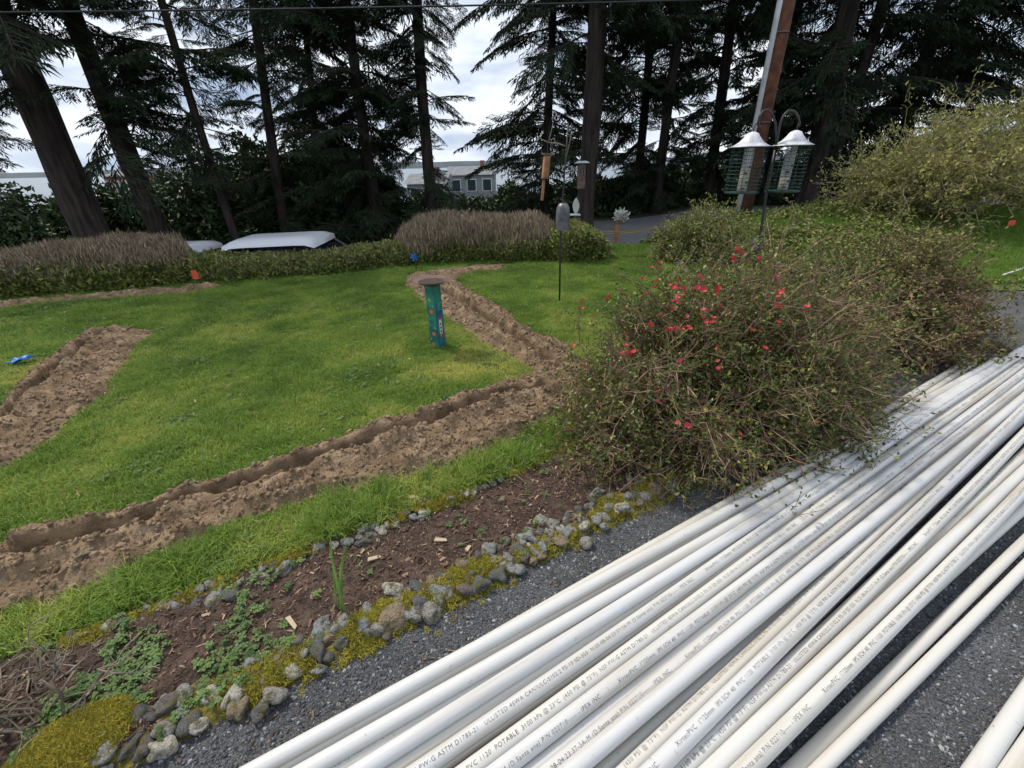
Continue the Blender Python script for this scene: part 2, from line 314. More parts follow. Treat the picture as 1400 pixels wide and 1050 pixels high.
M['lampclear'] = mat('head_lamp', (0.6, 0.6, 0.62), rough=0.1)
M['road'] = mat('road_asphalt', (0.10, 0.105, 0.115), (0.17, 0.175, 0.185), 25, 0.9, 0.3, 120)
M['yellow'] = mat('road_yellow', (0.45, 0.30, 0.05), (0.55, 0.38, 0.08), 20, 0.85)
M['floor'] = mat('forest_floor', (0.018, 0.022, 0.010), (0.055, 0.05, 0.025), 1.2, 0.95, 0.6, 12)
M['sea'] = mat('sea_water', (0.05, 0.085, 0.11), rough=0.25, bump=0.3, bscale=0.05)
M['hill'] = mat('haze_blue_hill', (0.04, 0.06, 0.075), (0.06, 0.085, 0.11), 0.004, 0.95)  # distant haze painted in: wooded slopes tinted grey-blue
M['siding'] = mat('pale_siding', (0.20, 0.22, 0.24), (0.28, 0.30, 0.32), 3, 0.85)
M['brick'] = mat('red_brown_wall', (0.20, 0.10, 0.07), (0.28, 0.15, 0.10), 3, 0.9)
M['roofgrey'] = mat('grey_shingle', (0.13, 0.14, 0.155), (0.20, 0.21, 0.225), 2, 0.9)
M['window'] = mat('house_glass', (0.03, 0.05, 0.06), rough=0.1)
M['trim'] = mat('white_trim', (0.72, 0.72, 0.70), rough=0.6)
M['rope'] = mat('white_rope', (0.62, 0.64, 0.60), rough=0.8)
M['plateglass'] = mat('frosted_ornament', (0.40, 0.42, 0.38), (0.55, 0.56, 0.50), 20, 0.4)

# ------------------------------------------------------------------ terrain
def zroad(x): return -0.36 - 1.75*smooth(2.2, -4.6, x) + 0.28*smooth(3.0, 7.0, x)
def hedge_y(x): return np.interp(x, [-9, -6, -4, -2, 0, 1.2, 9], [4.3, 5.05, 5.55, 6.0, 6.37, 6.45, 6.45])
def terr(x, y):
    x = np.asarray(x, float); y = np.asarray(y, float)
    a = smooth(hedge_y(x)+0.9, hedge_y(x)+2.6, y)
    z = zroad(x)*a
    z = z - 0.25*smooth(14, 20, y) - 2.0*smooth(20, 60, y) - 26*smooth(60, 260, y)
    z = z + 0.42*smooth(2.9, 4.3, x)*smooth(5.6, 8.3, y)*(1-smooth(9.0, 12.5, y))
    return z
def grid_mesh(name, xs, ys, zf, m, keep=None):
    X, Y = np.meshgrid(xs, ys); Z = zf(X, Y); V = np.stack([X, Y, Z], -1).reshape(-1, 3); w = len(xs)
    i, j = np.meshgrid(np.arange(w-1), np.arange(len(ys)-1)); a = (j*w+i).ravel()
    Fc = np.stack([a, a+1, a+w+1, a+w], 1)
    if keep is not None:
        c = V[Fc].mean(1); Fc = Fc[keep(c[:, 0], c[:, 1])]
        used = np.unique(Fc); mp_ = np.zeros(len(V), int); mp_[used] = np.arange(len(used)); V = V[used]; Fc = mp_[Fc]
    return mesh_np(name, V, Fc, m, True)
P_in0, P_in1 = at_z(100, 880), at_z(780, 625)
P_lo0, P_lo1 = at_z(240, 990), at_z(900, 665)
bd = P_lo1-P_lo0; bd[2] = 0; bd /= np.linalg.norm(bd); bn = np.array([-bd[1], bd[0], 0])      # along the borders, and towards the lawn
def d_lo(x, y): return (np.asarray(x)-P_lo0[0])*bn[0] + (np.asarray(y)-P_lo0[1])*bn[1]
_e = P_in1-P_in0; _e[2] = 0; _e /= np.linalg.norm(_e); _en = np.array([-_e[1], _e[0], 0])
def d_in(x, y): return (np.asarray(x)-P_in0[0])*_en[0] + (np.asarray(y)-P_in0[1])*_en[1]
def along(x, y): return (np.asarray(x)-P_lo0[0])*bd[0] + (np.asarray(y)-P_lo0[1])*bd[1]

xs = np.unique(np.concatenate([np.linspace(-9000, -60, 20), np.linspace(-60, -20, 21), np.linspace(-20, 24, 150), np.linspace(24, 70, 24), np.linspace(70, 9000, 20)]))
ys = np.unique(np.concatenate([np.linspace(-400, -6, 10), np.linspace(-6, 4, 12), np.linspace(4, 26, 90), np.linspace(26, 70, 24), np.linspace(70, 420, 30)]))
tag(obj('ground', grid_mesh('ground', xs, ys, lambda x, y: terr(x, y)-0.30*(1-smooth(0.2, 1.2, y-hedge_y(x)))-0.012, M['floor'])), kind='structure')
tag(MB().box((0, 9400, -24.5), (24000, 18400, 1)).build('sea', M['sea']), kind='structure')
hx = np.linspace(-9000, 9000, 120)
mb = MB(); hh = 30+80*fbm(hx, hx*0, 1500, 5)
hv = [(x, 7000, -24) for x in hx]+[(x, 7300, h_-24) for x, h_ in zip(hx, hh)]+[(x, 8300, -24) for x in hx]; n = len(hx)
mb.add(hv, [(r_*n+i, r_*n+i+1, (r_+1)*n+i+1, (r_+1)*n+i) for r_ in (0, 1) for i in range(n-1)])
tag(mb.build('hills', M['hill'], sm=True), kind='structure')

# road with its double yellow line, running downhill to the left beyond the hedge
rx = np.linspace(-14, 22, 145)
def road_c(x): return 11.6 + 0.10*(x-2)
def road_strip(off0, off1, dz, name, m, parent=None, nq=7):
    of = np.linspace(off0, off1, nq); X = np.repeat(rx, nq); Y = road_c(X)+np.tile(of, len(rx)); V = np.stack([X, Y, terr(X, Y)+dz], 1)
    i, j = np.meshgrid(np.arange(len(rx)-1), np.arange(nq-1), indexing='ij'); a = (i*nq+j).ravel()
    return obj(name, mesh_np(name, V, np.stack([a, a+nq, a+nq+1, a+1], 1), m, True), parent)
road = tag(road_strip(-2.6, 2.6, 0.02, 'road', M['road']), kind='structure')
for o_ in (-0.16, 0.16): road_strip(o_-0.05, o_+0.05, 0.028, 'yellow_line', M['yellow'], road, 2)

# driveway
def drv_keep(x, y): return (d_lo(x, y) < 0.0) & ~((x > 4.6) & (y > 4.62+0.03*(x-5)))
dx = np.linspace(-4, 16, 201); dy = np.linspace(-6, 8, 141)
V = []; A0 = P_lo0-bd*6; A1 = P_lo0+bd*7.3+bn*0.52
poly = [A0, P_lo0+bd*5.0, P_lo0+bd*5.25+bn*0.45, A1, (16, A1[1]+0.25, 0), (16, -8, 0), (-6, -8, 0)]
tag(obj('driveway', mesh_np('driveway', [(p[0], p[1], 0.0) for p in poly], [tuple(reversed(range(7)))], M['asphalt'])), kind='structure')

# ------------------------------------------------------------------ lawn and trenches: one height field, split into objects
def G(pts): return np.array([at_z(x, y)[:2] for x, y in pts])
TR = [dict(name='near', edge=G([(-120, 775), (0, 745), (100, 722), (200, 690), (300, 662), (400, 628), (480, 600), (560, 575), (650, 545), (735, 508), (800, 490), (840, 540), (740, 592), (670, 626), (600, 648), (520, 672), (430, 692), (360, 716), (300, 738), (220, 772), (120, 816), (60, 838), (0, 860), (-120, 900)]),
           groove=G([(-120, 810), (0, 775), (60, 765), (130, 744), (200, 718), (250, 697), (300, 680), (350, 668), (400, 652), (470, 628), (520, 610), (560, 600), (620, 578), (680, 556), (740, 540)])),
      dict(name='middle', edge=G([(552, 384), (572, 374), (622, 384), (655, 408), (690, 428), (735, 458), (770, 470), (790, 500), (735, 512), (700, 494), (660, 471), (625, 446), (590, 424), (562, 402)]),
           groove=G([(606, 402), (640, 426), (670, 444), (700, 464), (730, 488), (750, 500)])),
      dict(name='far', edge=G([(560, 380), (600, 372), (650, 366), (692, 364), (694, 369), (650, 374), (615, 384), (580, 386)]), groove=None),
      dict(name='left', edge=G([(-80, 615), (0, 560), (60, 500), (100, 470), (122, 452), (170, 450), (216, 453), (190, 480), (182, 495), (165, 512), (150, 540), (128, 562), (100, 588), (60, 622), (0, 655), (-80, 700)]),
           groove=G([(-80, 655), (0, 590), (35, 552), (62, 527), (90, 503), (120, 480), (140, 464)])),
      dict(name='hedge', edge=G([(-60, 424), (0, 416), (80, 410), (150, 405), (240, 396), (285, 390), (308, 392), (270, 400), (180, 408), (100, 414), (0, 424), (-60, 432)]), groove=None)]
def seg_dist(px, py, pts, closed):
    d = np.full(px.shape, 1e9); n = len(pts)
    for i in range(n if closed else n-1):
        a, b = pts[i], pts[(i+1) % n]; ab = b-a; t = np.clip(((px-a[0])*ab[0]+(py-a[1])*ab[1])/(ab@ab), 0, 1)
        d = np.minimum(d, np.hypot(px-a[0]-ab[0]*t, py-a[1]-ab[1]*t))
    return d
def inside(px, py, pts):
    c = np.zeros(px.shape, bool); n = len(pts)
    for i in range(n):
        a, b = pts[i], pts[(i+1) % n]
        if a[1] == b[1]: continue
        c ^= ((a[1] > py) != (b[1] > py)) & (px < (b[0]-a[0])*(py-a[1])/(b[1]-a[1])+a[0])
    return c
def soil_s(px, py):
    out = []
    jit = (fbm(px, py, 0.16, 4)-0.5)*0.11
    for t in TR:
        d = np.full(px.shape, -1.0); lo = t['edge'].min(0)-0.3; hi = t['edge'].max(0)+0.3
        k = (px > lo[0]) & (px < hi[0]) & (py > lo[1]) & (py < hi[1])
        dd = seg_dist(px[k], py[k], t['edge'], True); d[k] = np.where(inside(px[k], py[k], t['edge']), dd, -dd)
        out.append(d+jit)
    return np.array(out)
def lawn_height(px, py, S=None):
    S = soil_s(px, py) if S is None else S
    s = S.max(0); m = smooth(-0.01, 0.09, s)
    z = (fbm(px, py, 0.9, 2)-0.5)*0.03 + m*(0.012+0.075*(fbm(px, py, 0.20, 8)-0.15)+0.042*(fbm(px, py, 0.06, 11)-0.5))
    g = np.full(px.shape, 9.0)
    for t in TR:
        if t['groove'] is not None: g = np.minimum(g, seg_dist(px, py, t['groove'], False))
    gj = g+(fbm(px, py, 0.16, 21)-0.5)*0.07+(vn(px, py, 0.04, 25)-0.5)*0.026
    z = z + m*0.040*np.exp(-((gj-0.085)/0.045)**2) - np.minimum(1, m*1.5)*0.19*smooth(0.042, 0.016, gj)
    return z + 0.016
gx = np.arange(-7.2, 3.6, 0.016); gy = np.arange(0.55, 7.6, 0.016)
X, Y = np.meshgrid(gx, gy); S = soil_s(X, Y); Z = lawn_height(X, Y, S)
V = np.stack([X, Y, Z], -1).reshape(-1, 3); w = len(gx)
i, j = np.meshgrid(np.arange(w-1), np.arange(len(gy)-1)); a = (j*w+i).ravel(); Fc = np.stack([a, a+1, a+w+1, a+w], 1)
c = V[Fc].mean(1); kp = (d_in(c[:, 0], c[:, 1]) > 0.0) & (c[:, 1] < hedge_y(c[:, 0])+1.0)
# thin out what lies outside the photograph on the left
kp &= ~((c[:, 1] < 3.0) & (c[:, 0] < -5.0))
Fc = Fc[kp]; sface = S.reshape(len(TR), -1)[:, Fc].mean(2); own = np.where(sface.max(0) > 0.0, sface.argmax(0), -1)
sv = smooth(-0.03, 0.03, S.max(0)).ravel()
def ground_mat():
    m = bpy.data.materials.new('lawn_and_soil'); m.use_nodes = True; N, L = m.node_tree.nodes, m.node_tree.links; p = N['Principled BSDF']; p.inputs['Roughness'].default_value = 0.95; p.inputs['Specular IOR Level'].default_value = 0.2
    t = N.new('ShaderNodeTexCoord')
    def nr(sc, cols, det=7, pos=(0.33, 0.67)):
        n = N.new('ShaderNodeTexNoise'); n.inputs['Scale'].default_value = sc; n.inputs['Detail'].default_value = det; L.new(t.outputs['Object'], n.inputs['Vector'])
        r = N.new('ShaderNodeValToRGB'); e = r.color_ramp.elements; e[0].position, e[1].position = pos; e[0].color = (*cols[0], 1); e[1].color = (*cols[-1], 1)
        if len(cols) > 2: q = e.new(sum(pos)/2); q.color = (*cols[1], 1)
        L.new(n.outputs['Fac'], r.inputs[0]); return r.outputs[0]
    so = nr(11, [(0.115, 0.078, 0.046), (0.185, 0.128, 0.078), (0.30, 0.215, 0.135)]); gr = nr(5, [(0.025, 0.055, 0.010), (0.06, 0.095, 0.018)])
    at = N.new('ShaderNodeAttribute'); at.attribute_name = 'soil'; mx = N.new('ShaderNodeMix'); mx.data_type = 'RGBA'
    L.new(at.outputs['Fac'], mx.inputs[0]); L.new(gr, mx.inputs[6]); L.new(so, mx.inputs[7]); L.new(mx.outputs[2], p.inputs['Base Color'])
    b = N.new('ShaderNodeTexNoise'); b.inputs['Scale'].default_value = 70; b.inputs['Detail'].default_value = 8; L.new(t.outputs['Object'], b.inputs['Vector'])
    bp = N.new('ShaderNodeBump'); bp.inputs['Strength'].default_value = 0.9; bp.inputs['Distance'].default_value = 0.012; L.new(b.outputs['Fac'], bp.inputs['Height']); L.new(bp.outputs[0], p.inputs['Normal'])
    return m
M['lawnsoil'] = ground_mat()
for k in range(-1, len(TR)):
    f = Fc[own == k]; used = np.unique(f); mp_ = np.zeros(len(V), int); mp_[used] = np.arange(len(used))
    me = mesh_np('lawn' if k < 0 else 'dug_soil', V[used], mp_[f], M['lawnsoil'], True); attr(me, 'soil', sv[used])
    tag(obj('lawn' if k < 0 else ('trench' if TR[k]['groove'] is not None else 'soil_heap'), me), kind='structure')
# garden bed between the two stone borders and on under the bushes
def bedz(x, y): return 0.012+0.05*(fbm(x, y, 0.25, 31)-0.4)+0.02*(fbm(x, y, 0.05, 33)-0.5)
tag(obj('garden_bed', grid_mesh('garden_bed', np.arange(-2.2, 6.2, 0.03), np.arange(-0.1, 5.2, 0.03), bedz, M['mulch'],
    lambda x, y: (d_lo(x, y) > -0.01) & (d_in(x, y) < 0.03) & (along(x, y) < 5.2))), kind='structure')
# green ground right of the lawn, on past the second bush
def verge_keep(x, y): return (d_in(x, y) > -0.1) & (y < 10.2) & ((x > 3.5) | (y > 6.4)) & (x > 1.7)
tag(obj('grass_verge', grid_mesh('grass_verge', np.arange(1.6, 15, 0.12), np.arange(2.6, 9.2, 0.12), lambda x, y: terr(x, y)+0.004+0.03*fbm(x, y, 0.5, 9)+0.0*x, M['lawn'],
    lambda x, y: (d_in(x, y) > -0.05) & (y > 4.4) & ((x > 3.5) | (y > hedge_y(x)-0.2)) )), kind='structure')

# ---- grass blades
def tuft(name, nb, h, spread, w, lean, m):
    vs = []; fs = []
    for q in range(nb):
        a = R.random()*6.28; r = spread*math.sqrt(R.random()); x0, y0 = r*math.cos(a), r*math.sin(a); b = R.random()*6.28; hh_ = h*(0.55+0.6*R.random()); le = lean*R.random()
        dx_, dy_ = math.cos(b), math.sin(b); n0 = len(vs); ww = w*(0.7+0.6*R.random())
        for f_, wf in ((0, 1.0), (0.55, 0.8)):
            cx, cy = x0+dx_*le*hh_*f_*f_, y0+dy_*le*hh_*f_*f_
            vs += [(cx-dy_*ww*wf/2, cy+dx_*ww*wf/2, hh_*f_*(1-0.25*le)), (cx+dy_*ww*wf/2, cy-dx_*ww*wf/2, hh_*f_*(1-0.25*le))]
        vs.append((x0+dx_*le*hh_, y0+dy_*le*hh_, hh_*(1-0.4*le)))
        fs += [(n0, n0+1, n0+3, n0+2), (n0+2, n0+3, n0+4)]
    return proto(name, mesh_np(name, vs, fs, m))
TUFT = [tuft('tuft_shape', 16, 0.042, 0.030, 0.0034, 1.1, M['blade']) for _ in range(4)]
TALL = [tuft('tall_tuft_shape', 15, 0.13, 0.03, 0.0042, 1.1, M['blade']) for _ in range(3)]
def grass_points(n, x0, x1, y0, y1, dens, keep):
    x = R.uniform(x0, x1, n); y = R.uniform(y0, y1, n); k = keep(x, y) & (R.random(n) < dens(x, y)); return x[k], y[k]
lawnkeep = lambda x, y: (d_in(x, y) > 0.03) & (y < hedge_y(x)+0.35)
x, y = grass_points(330000, -7.1, 3.5, 0.6, 7.0, lambda x, y: np.clip(1.25-0.135*np.hypot(x, y), 0.30, 1.0), lawnkeep)
s = soil_s(x, y).max(0); k = (s < -0.005+0.02*R.random(len(x))) & ~((y < 3.0) & (x < -5.0)); x, y = x[k], y[k]
z = lawn_height(x, y)-0.002
yel = smooth(0.52, 0.75, fbm(x, y, 0.75, 51))*smooth(5.6, 2.4, y)
tint = np.clip(0.16+0.40*R.random(len(x))+0.45*yel+0.13*smooth(3.8, 2.0, y)+0.75*(fbm(x, y, 0.28, 55)-0.5), 0, 1)
sc = (0.5+0.7*R.random(len(x)))*(0.45+1.0*fbm(x, y, 0.24, 57))*np.where(yel > 0.5, 0.8, 1.0)
rot = np.stack([R.normal(0, 0.15, len(x)), R.normal(0, 0.15, len(x)), R.uniform(0, 6.28, len(x))], 1)
scatter('lawn_grass', np.stack([x, y, z], 1), rot, sc*1.05, TUFT, R.integers(0, 4, len(x)), tint)
# longer grass between the near trench and the bed
x, y = grass_points(60000, -2.4, 1.0, 0.6, 2.6, lambda x, y: np.clip(smooth(0.36, 0.62, fbm(x, y, 0.30, 61))*smooth(0.42, 0.05, d_in(x, y)), 0, 1)*0.30, lambda x, y: d_in(x, y) > 0.02)
s = soil_s(x, y).max(0); k = s < 0.0; x, y = x[k], y[k]
scatter('long_grass', np.stack([x, y, lawn_height(x, y)-0.004], 1), np.stack([R.normal(0, 0.2, len(x)), R.normal(0, 0.2, len(x)), R.uniform(0, 6.28, len(x))], 1),
        0.45+0.45*R.random(len(x)), TALL, R.integers(0, 3, len(x)), 0.20+0.45*R.random(len(x)))
# verge grass
x, y = grass_points(60000, 1.7, 13, 4.4, 9.0, lambda x, y: 0.8+0*x, lambda x, y: (d_in(x, y) > 0.0) & ((x > 3.5) | (y > hedge_y(x)+0.1)))
k = ~((x > 5.0) & (y < 4.66)); x, y = x[k], y[k]
scatter('verge_grass', np.stack([x, y, terr(x, y)+0.01], 1), np.stack([R.normal(0, 0.2, len(x)), R.normal(0, 0.2, len(x)), R.uniform(0, 6.28, len(x))], 1),
        1.3+0.8*R.random(len(x)), TUFT, R.integers(0, 4, len(x)), 0.05+0.45*R.random(len(x)))

# ---- rounded lumps used for clods, stones, moss
def lump(name, sub, amp, flat, m, seed, sm=True):
    bm = bmesh.new(); bmesh.ops.create_icosphere(bm, subdivisions=sub, radius=1); rr = np.random.default_rng(seed)
    ks = rr.normal(size=(7, 3))*1.3; ph = rr.uniform(0, 6.28, 7)
    for v in bm.verts:
        c_ = np.array(v.co); f_ = 1+amp*sum(math.sin(float(k_@c_)*1.5+p_) for k_, p_ in zip(ks, ph))/3
        v.co = v.co*f_; v.co.z *= flat
    me = bpy.data.meshes.new(name); bm.to_mesh(me); bm.free(); me.materials.append(m)
    me.polygons.foreach_set('use_smooth', np.full(len(me.polygons), sm)); return me
CL = [proto('clod_shape', lump('clod', 1, 0.55, 0.65, M['clod'], q, False)) for q in range(5)]
x = R.uniform(-6.5, 2.0, 420000); y = R.uniform(0.6, 6.6, 420000); s = soil_s(x, y).max(0); k = (s > -0.01-0.16*R.random(len(s))**4) & (d_in(x, y) > 0.05); x, y = x[k], y[k]
sc = 0.0024+0.0125*R.random(len(x))**7
k = R.random(len(x)) < np.clip(1.35-0.17*np.hypot(x, y), 0.35, 1); x, y, sc = x[k], y[k], sc[k]
gd = np.min([seg_dist(x, y, t_['groove'], False) for t_ in TR if t_['groove'] is not None], axis=0); k = gd > 0.05; x, y, sc = x[k], y[k], sc[k]
scatter('soil_clods', np.stack([x, y, lawn_height(x, y)+sc*0.25], 1), R.uniform(0, 6.28, (len(x), 3)), sc, CL, R.integers(0, 5, len(x)))

# ------------------------------------------------------------------ bed: bark mulch, clover, borders
def chip_me(seed):
    rr = np.random.default_rng(seed); a_, b_, c_ = 0.5, 0.07+0.13*rr.random(), 0.04
    vs = [(sx*a_*(1-0.55*rr.random()), sy*b_*(0.3+0.8*rr.random()), sz*c_+0.1*sx*rr.random()) for sx in (-1, 1) for sy in (-1, 1) for sz in (-1, 1)]
    return mesh_np('chip', vs, [(0, 1, 3, 2), (4, 6, 7, 5), (0, 4, 5, 1), (2, 3, 7, 6), (0, 2, 6, 4), (1, 5, 7, 3)], M['chip'])
CH = [proto('chip_shape', chip_me(q)) for q in range(5)]
x = R.uniform(-1.8, 2.5, 130000); y = R.uniform(0.1, 3.0, 130000); k = (d_lo(x, y) > 0.0) & (d_in(x, y) < -0.02); x, y = x[k], y[k]; n = len(x)
sc = 0.006+0.026*R.random(n)**4
scatter('bark_mulch', np.stack([x, y, bedz(x, y)+0.004], 1), np.stack([R.normal(0, 0.35, n), R.normal(0, 0.35, n), R.uniform(0, 6.28, n)], 1), sc, CH, R.integers(0, 5, n), R.random(n)**2.2)
def clover_me(seed):
    rr = np.random.default_rng(seed); vs = []; fs = []
    for q in range(5):
        cx, cy, h_ = rr.normal(0, 0.5), rr.normal(0, 0.5), 0.5+0.9*rr.random(); a0 = rr.random()*6.28
        for l_ in range(3):
            a_ = a0+l_*2.09; n0 = len(vs); u = np.array([math.cos(a_), math.sin(a_)]); p_ = np.array([-u[1], u[0]])
            pts = [(0, 0, 0), (0.38, 0.30, 0.08), (0.62, 0.12, 0.02), (0.62, -0.12, 0.02), (0.38, -0.30, 0.08)]
            vs += [(cx+u[0]*r_+p_[0]*t_, cy+u[1]*r_+p_[1]*t_, h_+z_+rr.normal(0, 0.04)) for r_, t_, z_ in pts]; fs.append(tuple(range(n0, n0+5)))
        n0 = len(vs); vs += [(cx-0.02, cy, 0), (cx+0.02, cy, 0), (cx, cy, h_)]; fs.append((n0, n0+1, n0+2))
    return mesh_np('clover', vs, fs, M['clover'])
CV = [proto('clover_shape', clover_me(q)) for q in range(4)]
x = R.uniform(-1.9, 0.4, 40000); y = R.uniform(0.05, 2.0, 40000)
k = (d_lo(x, y) > -0.03) & (d_in(x, y) < 0.0); x, y = x[k], y[k]
al = along(x, y); pr = smooth(0.44, 0.60, fbm(x, y, 0.16, 71))*(0.16+0.95*smooth(0.75, -0.15, al)); k = R.random(len(x)) < pr*(0.14+0.22*smooth(0.5, -0.3, al)); x, y = x[k], y[k]; n = len(x)
scatter('clover', np.stack([x, y, bedz(x, y)], 1), np.stack([R.normal(0, 0.2, n), R.normal(0, 0.2, n), R.uniform(0, 6.28, n)], 1), 0.008+0.009*R.random(n), CV, R.integers(0, 4, n))
# asphalt grit, weeds creeping out of the border
GR = [proto('grit_shape', lump('grit', 1, 0.3, 0.6, M['grit'], 40+q, False)) for q in range(3)]
x = R.uniform(-1.2, 3.4, 240000); y = R.uniform(0.15, 3.0, 240000); dl = d_lo(x, y); k = (dl < 0.02) & (dl > -1.3) & (R.random(len(x)) < np.clip(1.3-0.42*np.hypot(x, y), 0.1, 1)); x, y = x[k], y[k]; n = len(x)
scatter('asphalt_grit', np.stack([x, y, np.full(n, 0.0)], 1), R.uniform(0, 6.28, (n, 3)), 0.0022+0.0046*R.random(n)**2, GR, R.integers(0, 3, n), R.random(n)**2.0)

# bark crumbs, moss specks and needles blown onto the asphalt and the lawn
x = R.uniform(-1.3, 2.2, 24000); y = R.uniform(0.1, 2.6, 24000); dl = d_lo(x, y); k = (dl < 0) & (dl > -0.32) & (R.random(len(x)) < smooth(0.45, 0.62, fbm(x, y, 0.17, 81))*smooth(-0.32, -0.02, dl)*0.5); x, y = x[k], y[k]; n = len(x)
scatter('blown_mulch', np.stack([x, y, np.full(n, 0.004)], 1), np.stack([R.normal(0, 0.2, n), R.normal(0, 0.2, n), R.uniform(0, 6.28, n)], 1), 0.006+0.016*R.random(n)**3, CH, R.integers(0, 5, n), 0.1+0.6*R.random(n)**1.5)
n = 1500; x = R.uniform(-1.0, 5.5, n); y = R.uniform(0.1, 4.5, n); k = d_lo(x, y) < 0; x, y = x[k], y[k]; n = len(x)
scatter('asphalt_litter', np.stack([x, y, np.full(n, 0.004)], 1), np.stack([np.zeros(n), np.zeros(n), R.uniform(0, 6.28, n)], 1), 0.006+0.022*R.random(n)**3, CH, R.integers(0, 5, n), 0.2+0.7*R.random(n))
n = 2600; x = R.uniform(-5.5, 2.0, n); y = R.uniform(0.9, 6.0, n); k = (d_in(x, y) > 0.05) & (soil_s(x, y).max(0) < 0); x, y = x[k], y[k]; n = len(x)
scatter('fallen_bits', np.stack([x, y, lawn_height(x, y)+0.022], 1), np.stack([R.normal(0, 0.3, n), R.normal(0, 0.3, n), R.uniform(0, 6.28, n)], 1), 0.012+0.03*R.random(n)**2, CH, R.integers(0, 5, n), 0.3+0.7*R.random(n))
n = 9000; x = R.uniform(-5.5, 2.0, n); y = R.uniform(0.9, 5.0, n); k = (d_in(x, y) > 0.05) & (soil_s(x, y).max(0) < -0.02) & (fbm(x, y, 0.22, 83) > 0.64); x, y = x[k], y[k]; n = len(x)
scatter('lawn_weeds', np.stack([x, y, lawn_height(x, y)+0.006], 1), np.stack([R.normal(0, 0.2, n), R.normal(0, 0.2, n), R.uniform(0, 6.28, n)], 1), 0.009+0.010*R.random(n), CV, R.integers(0, 4, n), 0.2+0.5*R.random(n))
SM = {}
def stone_mesh(v, c_):
    if (v, c_) not in SM: SM[(v, c_)] = lump('stone', 3, 0.42, 0.70, STONE[c_], 100+v)
    return SM[(v, c_)]
def px_size(x, y, w): return w/F*(CAMZ/-ray(x, y)[2])                        # pixel width on the ground -> metres
def border(label, traced, f0, f1, dfun, seed, smin, smax, rows, mossn):
    t = empty('stone_border', f0, 0, label, 'stone border'); t0 = np.array(f0)
    rr = np.random.default_rng(seed); placed = []
    def put(p, s_, c_):
        o = obj('stone', stone_mesh(int(rr.integers(0, 7)), c_), t, loc=np.array([p[0], p[1], (0.012 if rows > 1 else 0.014)+s_*0.17])-[t0[0], t0[1], 0], rot=(rr.normal(0, 0.2), rr.normal(0, 0.2), rr.random()*6.28))
        q = s_*0.60; o.scale = (q*(1.0+0.25*rr.random()), q*(0.85+0.2*rr.random()), q*(0.85+0.3*rr.random())); placed.append((p[0], p[1], s_))
    for x_, y_, w_, c_ in traced: put(at_z(x_, y_, 0.02), px_size(x_, y_, w_)*0.86, c_)
    L_ = np.linalg.norm(np.array(f1)-f0); u = (np.array(f1)-f0)/L_; nrm_ = np.array([-u[1], u[0], 0])
    for s_ in np.arange(0, L_, (smin+smax)*0.36):
        for r_ in range(rows):
            sz = rr.uniform(smin, smax); p = np.array(f0)+u*(s_+rr.normal(0, 0.012))+nrm_*(rr.normal(0, 0.022)+(r_-(rows-1)/2)*0.036)
            if all(math.hypot(p[0]-a_, p[1]-b_) > 0.36*(sz+c_) for a_, b_, c_ in placed): put(p, sz, int(rr.choice([0, 0, 1, 2, 3, 4, 5, 1, 4])))
    # moss bed ridge + fuzzy moss
    n_ = 90; ss = np.linspace(-0.05, L_+0.05, n_); cs = np.linspace(-1, 1, 9); wd = 0.036+0.011*rows
    SX, CX = np.meshgrid(ss, cs, indexing='ij'); px_ = f0[0]+u[0]*SX+nrm_[0]*CX*wd; py_ = f0[1]+u[1]*SX+nrm_[1]*CX*wd
    pz = (0.024 if rows > 1 else 0.012)*(1-CX**2)+0.016*(fbm(px_, py_, 0.09, seed)-0.5)-0.004
    i_, j_ = np.meshgrid(np.arange(n_-1), np.arange(8), indexing='ij'); a_ = (i_*9+j_).ravel()
    mo = obj('moss_ridge', mesh_np('moss_ridge', np.stack([px_-t0[0], py_-t0[1], pz], -1).reshape(-1, 3), np.stack([a_, a_+9, a_+10, a_+1], 1), M['mossbed'], True), t)
    s1 = rr.uniform(0, L_, mossn); c1 = rr.normal(0, 0.5, mossn); px_ = f0[0]+u[0]*s1+nrm_[0]*c1*wd; py_ = f0[1]+u[1]*s1+nrm_[1]*c1*wd
    k_ = rr.random(mossn) < smooth(0.46, 0.60, fbm(px_, py_, 0.14, seed+3)); px_, py_, c1 = px_[k_], py_[k_], c1[k_]
    pz = np.maximum(0.022*(1-np.clip(c1, -1, 1)**2), 0.0)
    n2 = len(px_)
    scatter('moss', np.stack([px_-t0[0], py_-t0[1], pz], 1), np.stack([rr.normal(0, 0.3, n2), rr.normal(0, 0.3, n2), rr.uniform(0, 6.28, n2)], 1), 0.5+0.7*rr.random(n2), MOSS, rr.integers(0, 3, n2), rr.random(n2), t)
    return t
MOSS = [tuft('moss_shape', 26, 0.016, 0.014, 0.0028, 1.3, M['moss']) for _ in range(3)]
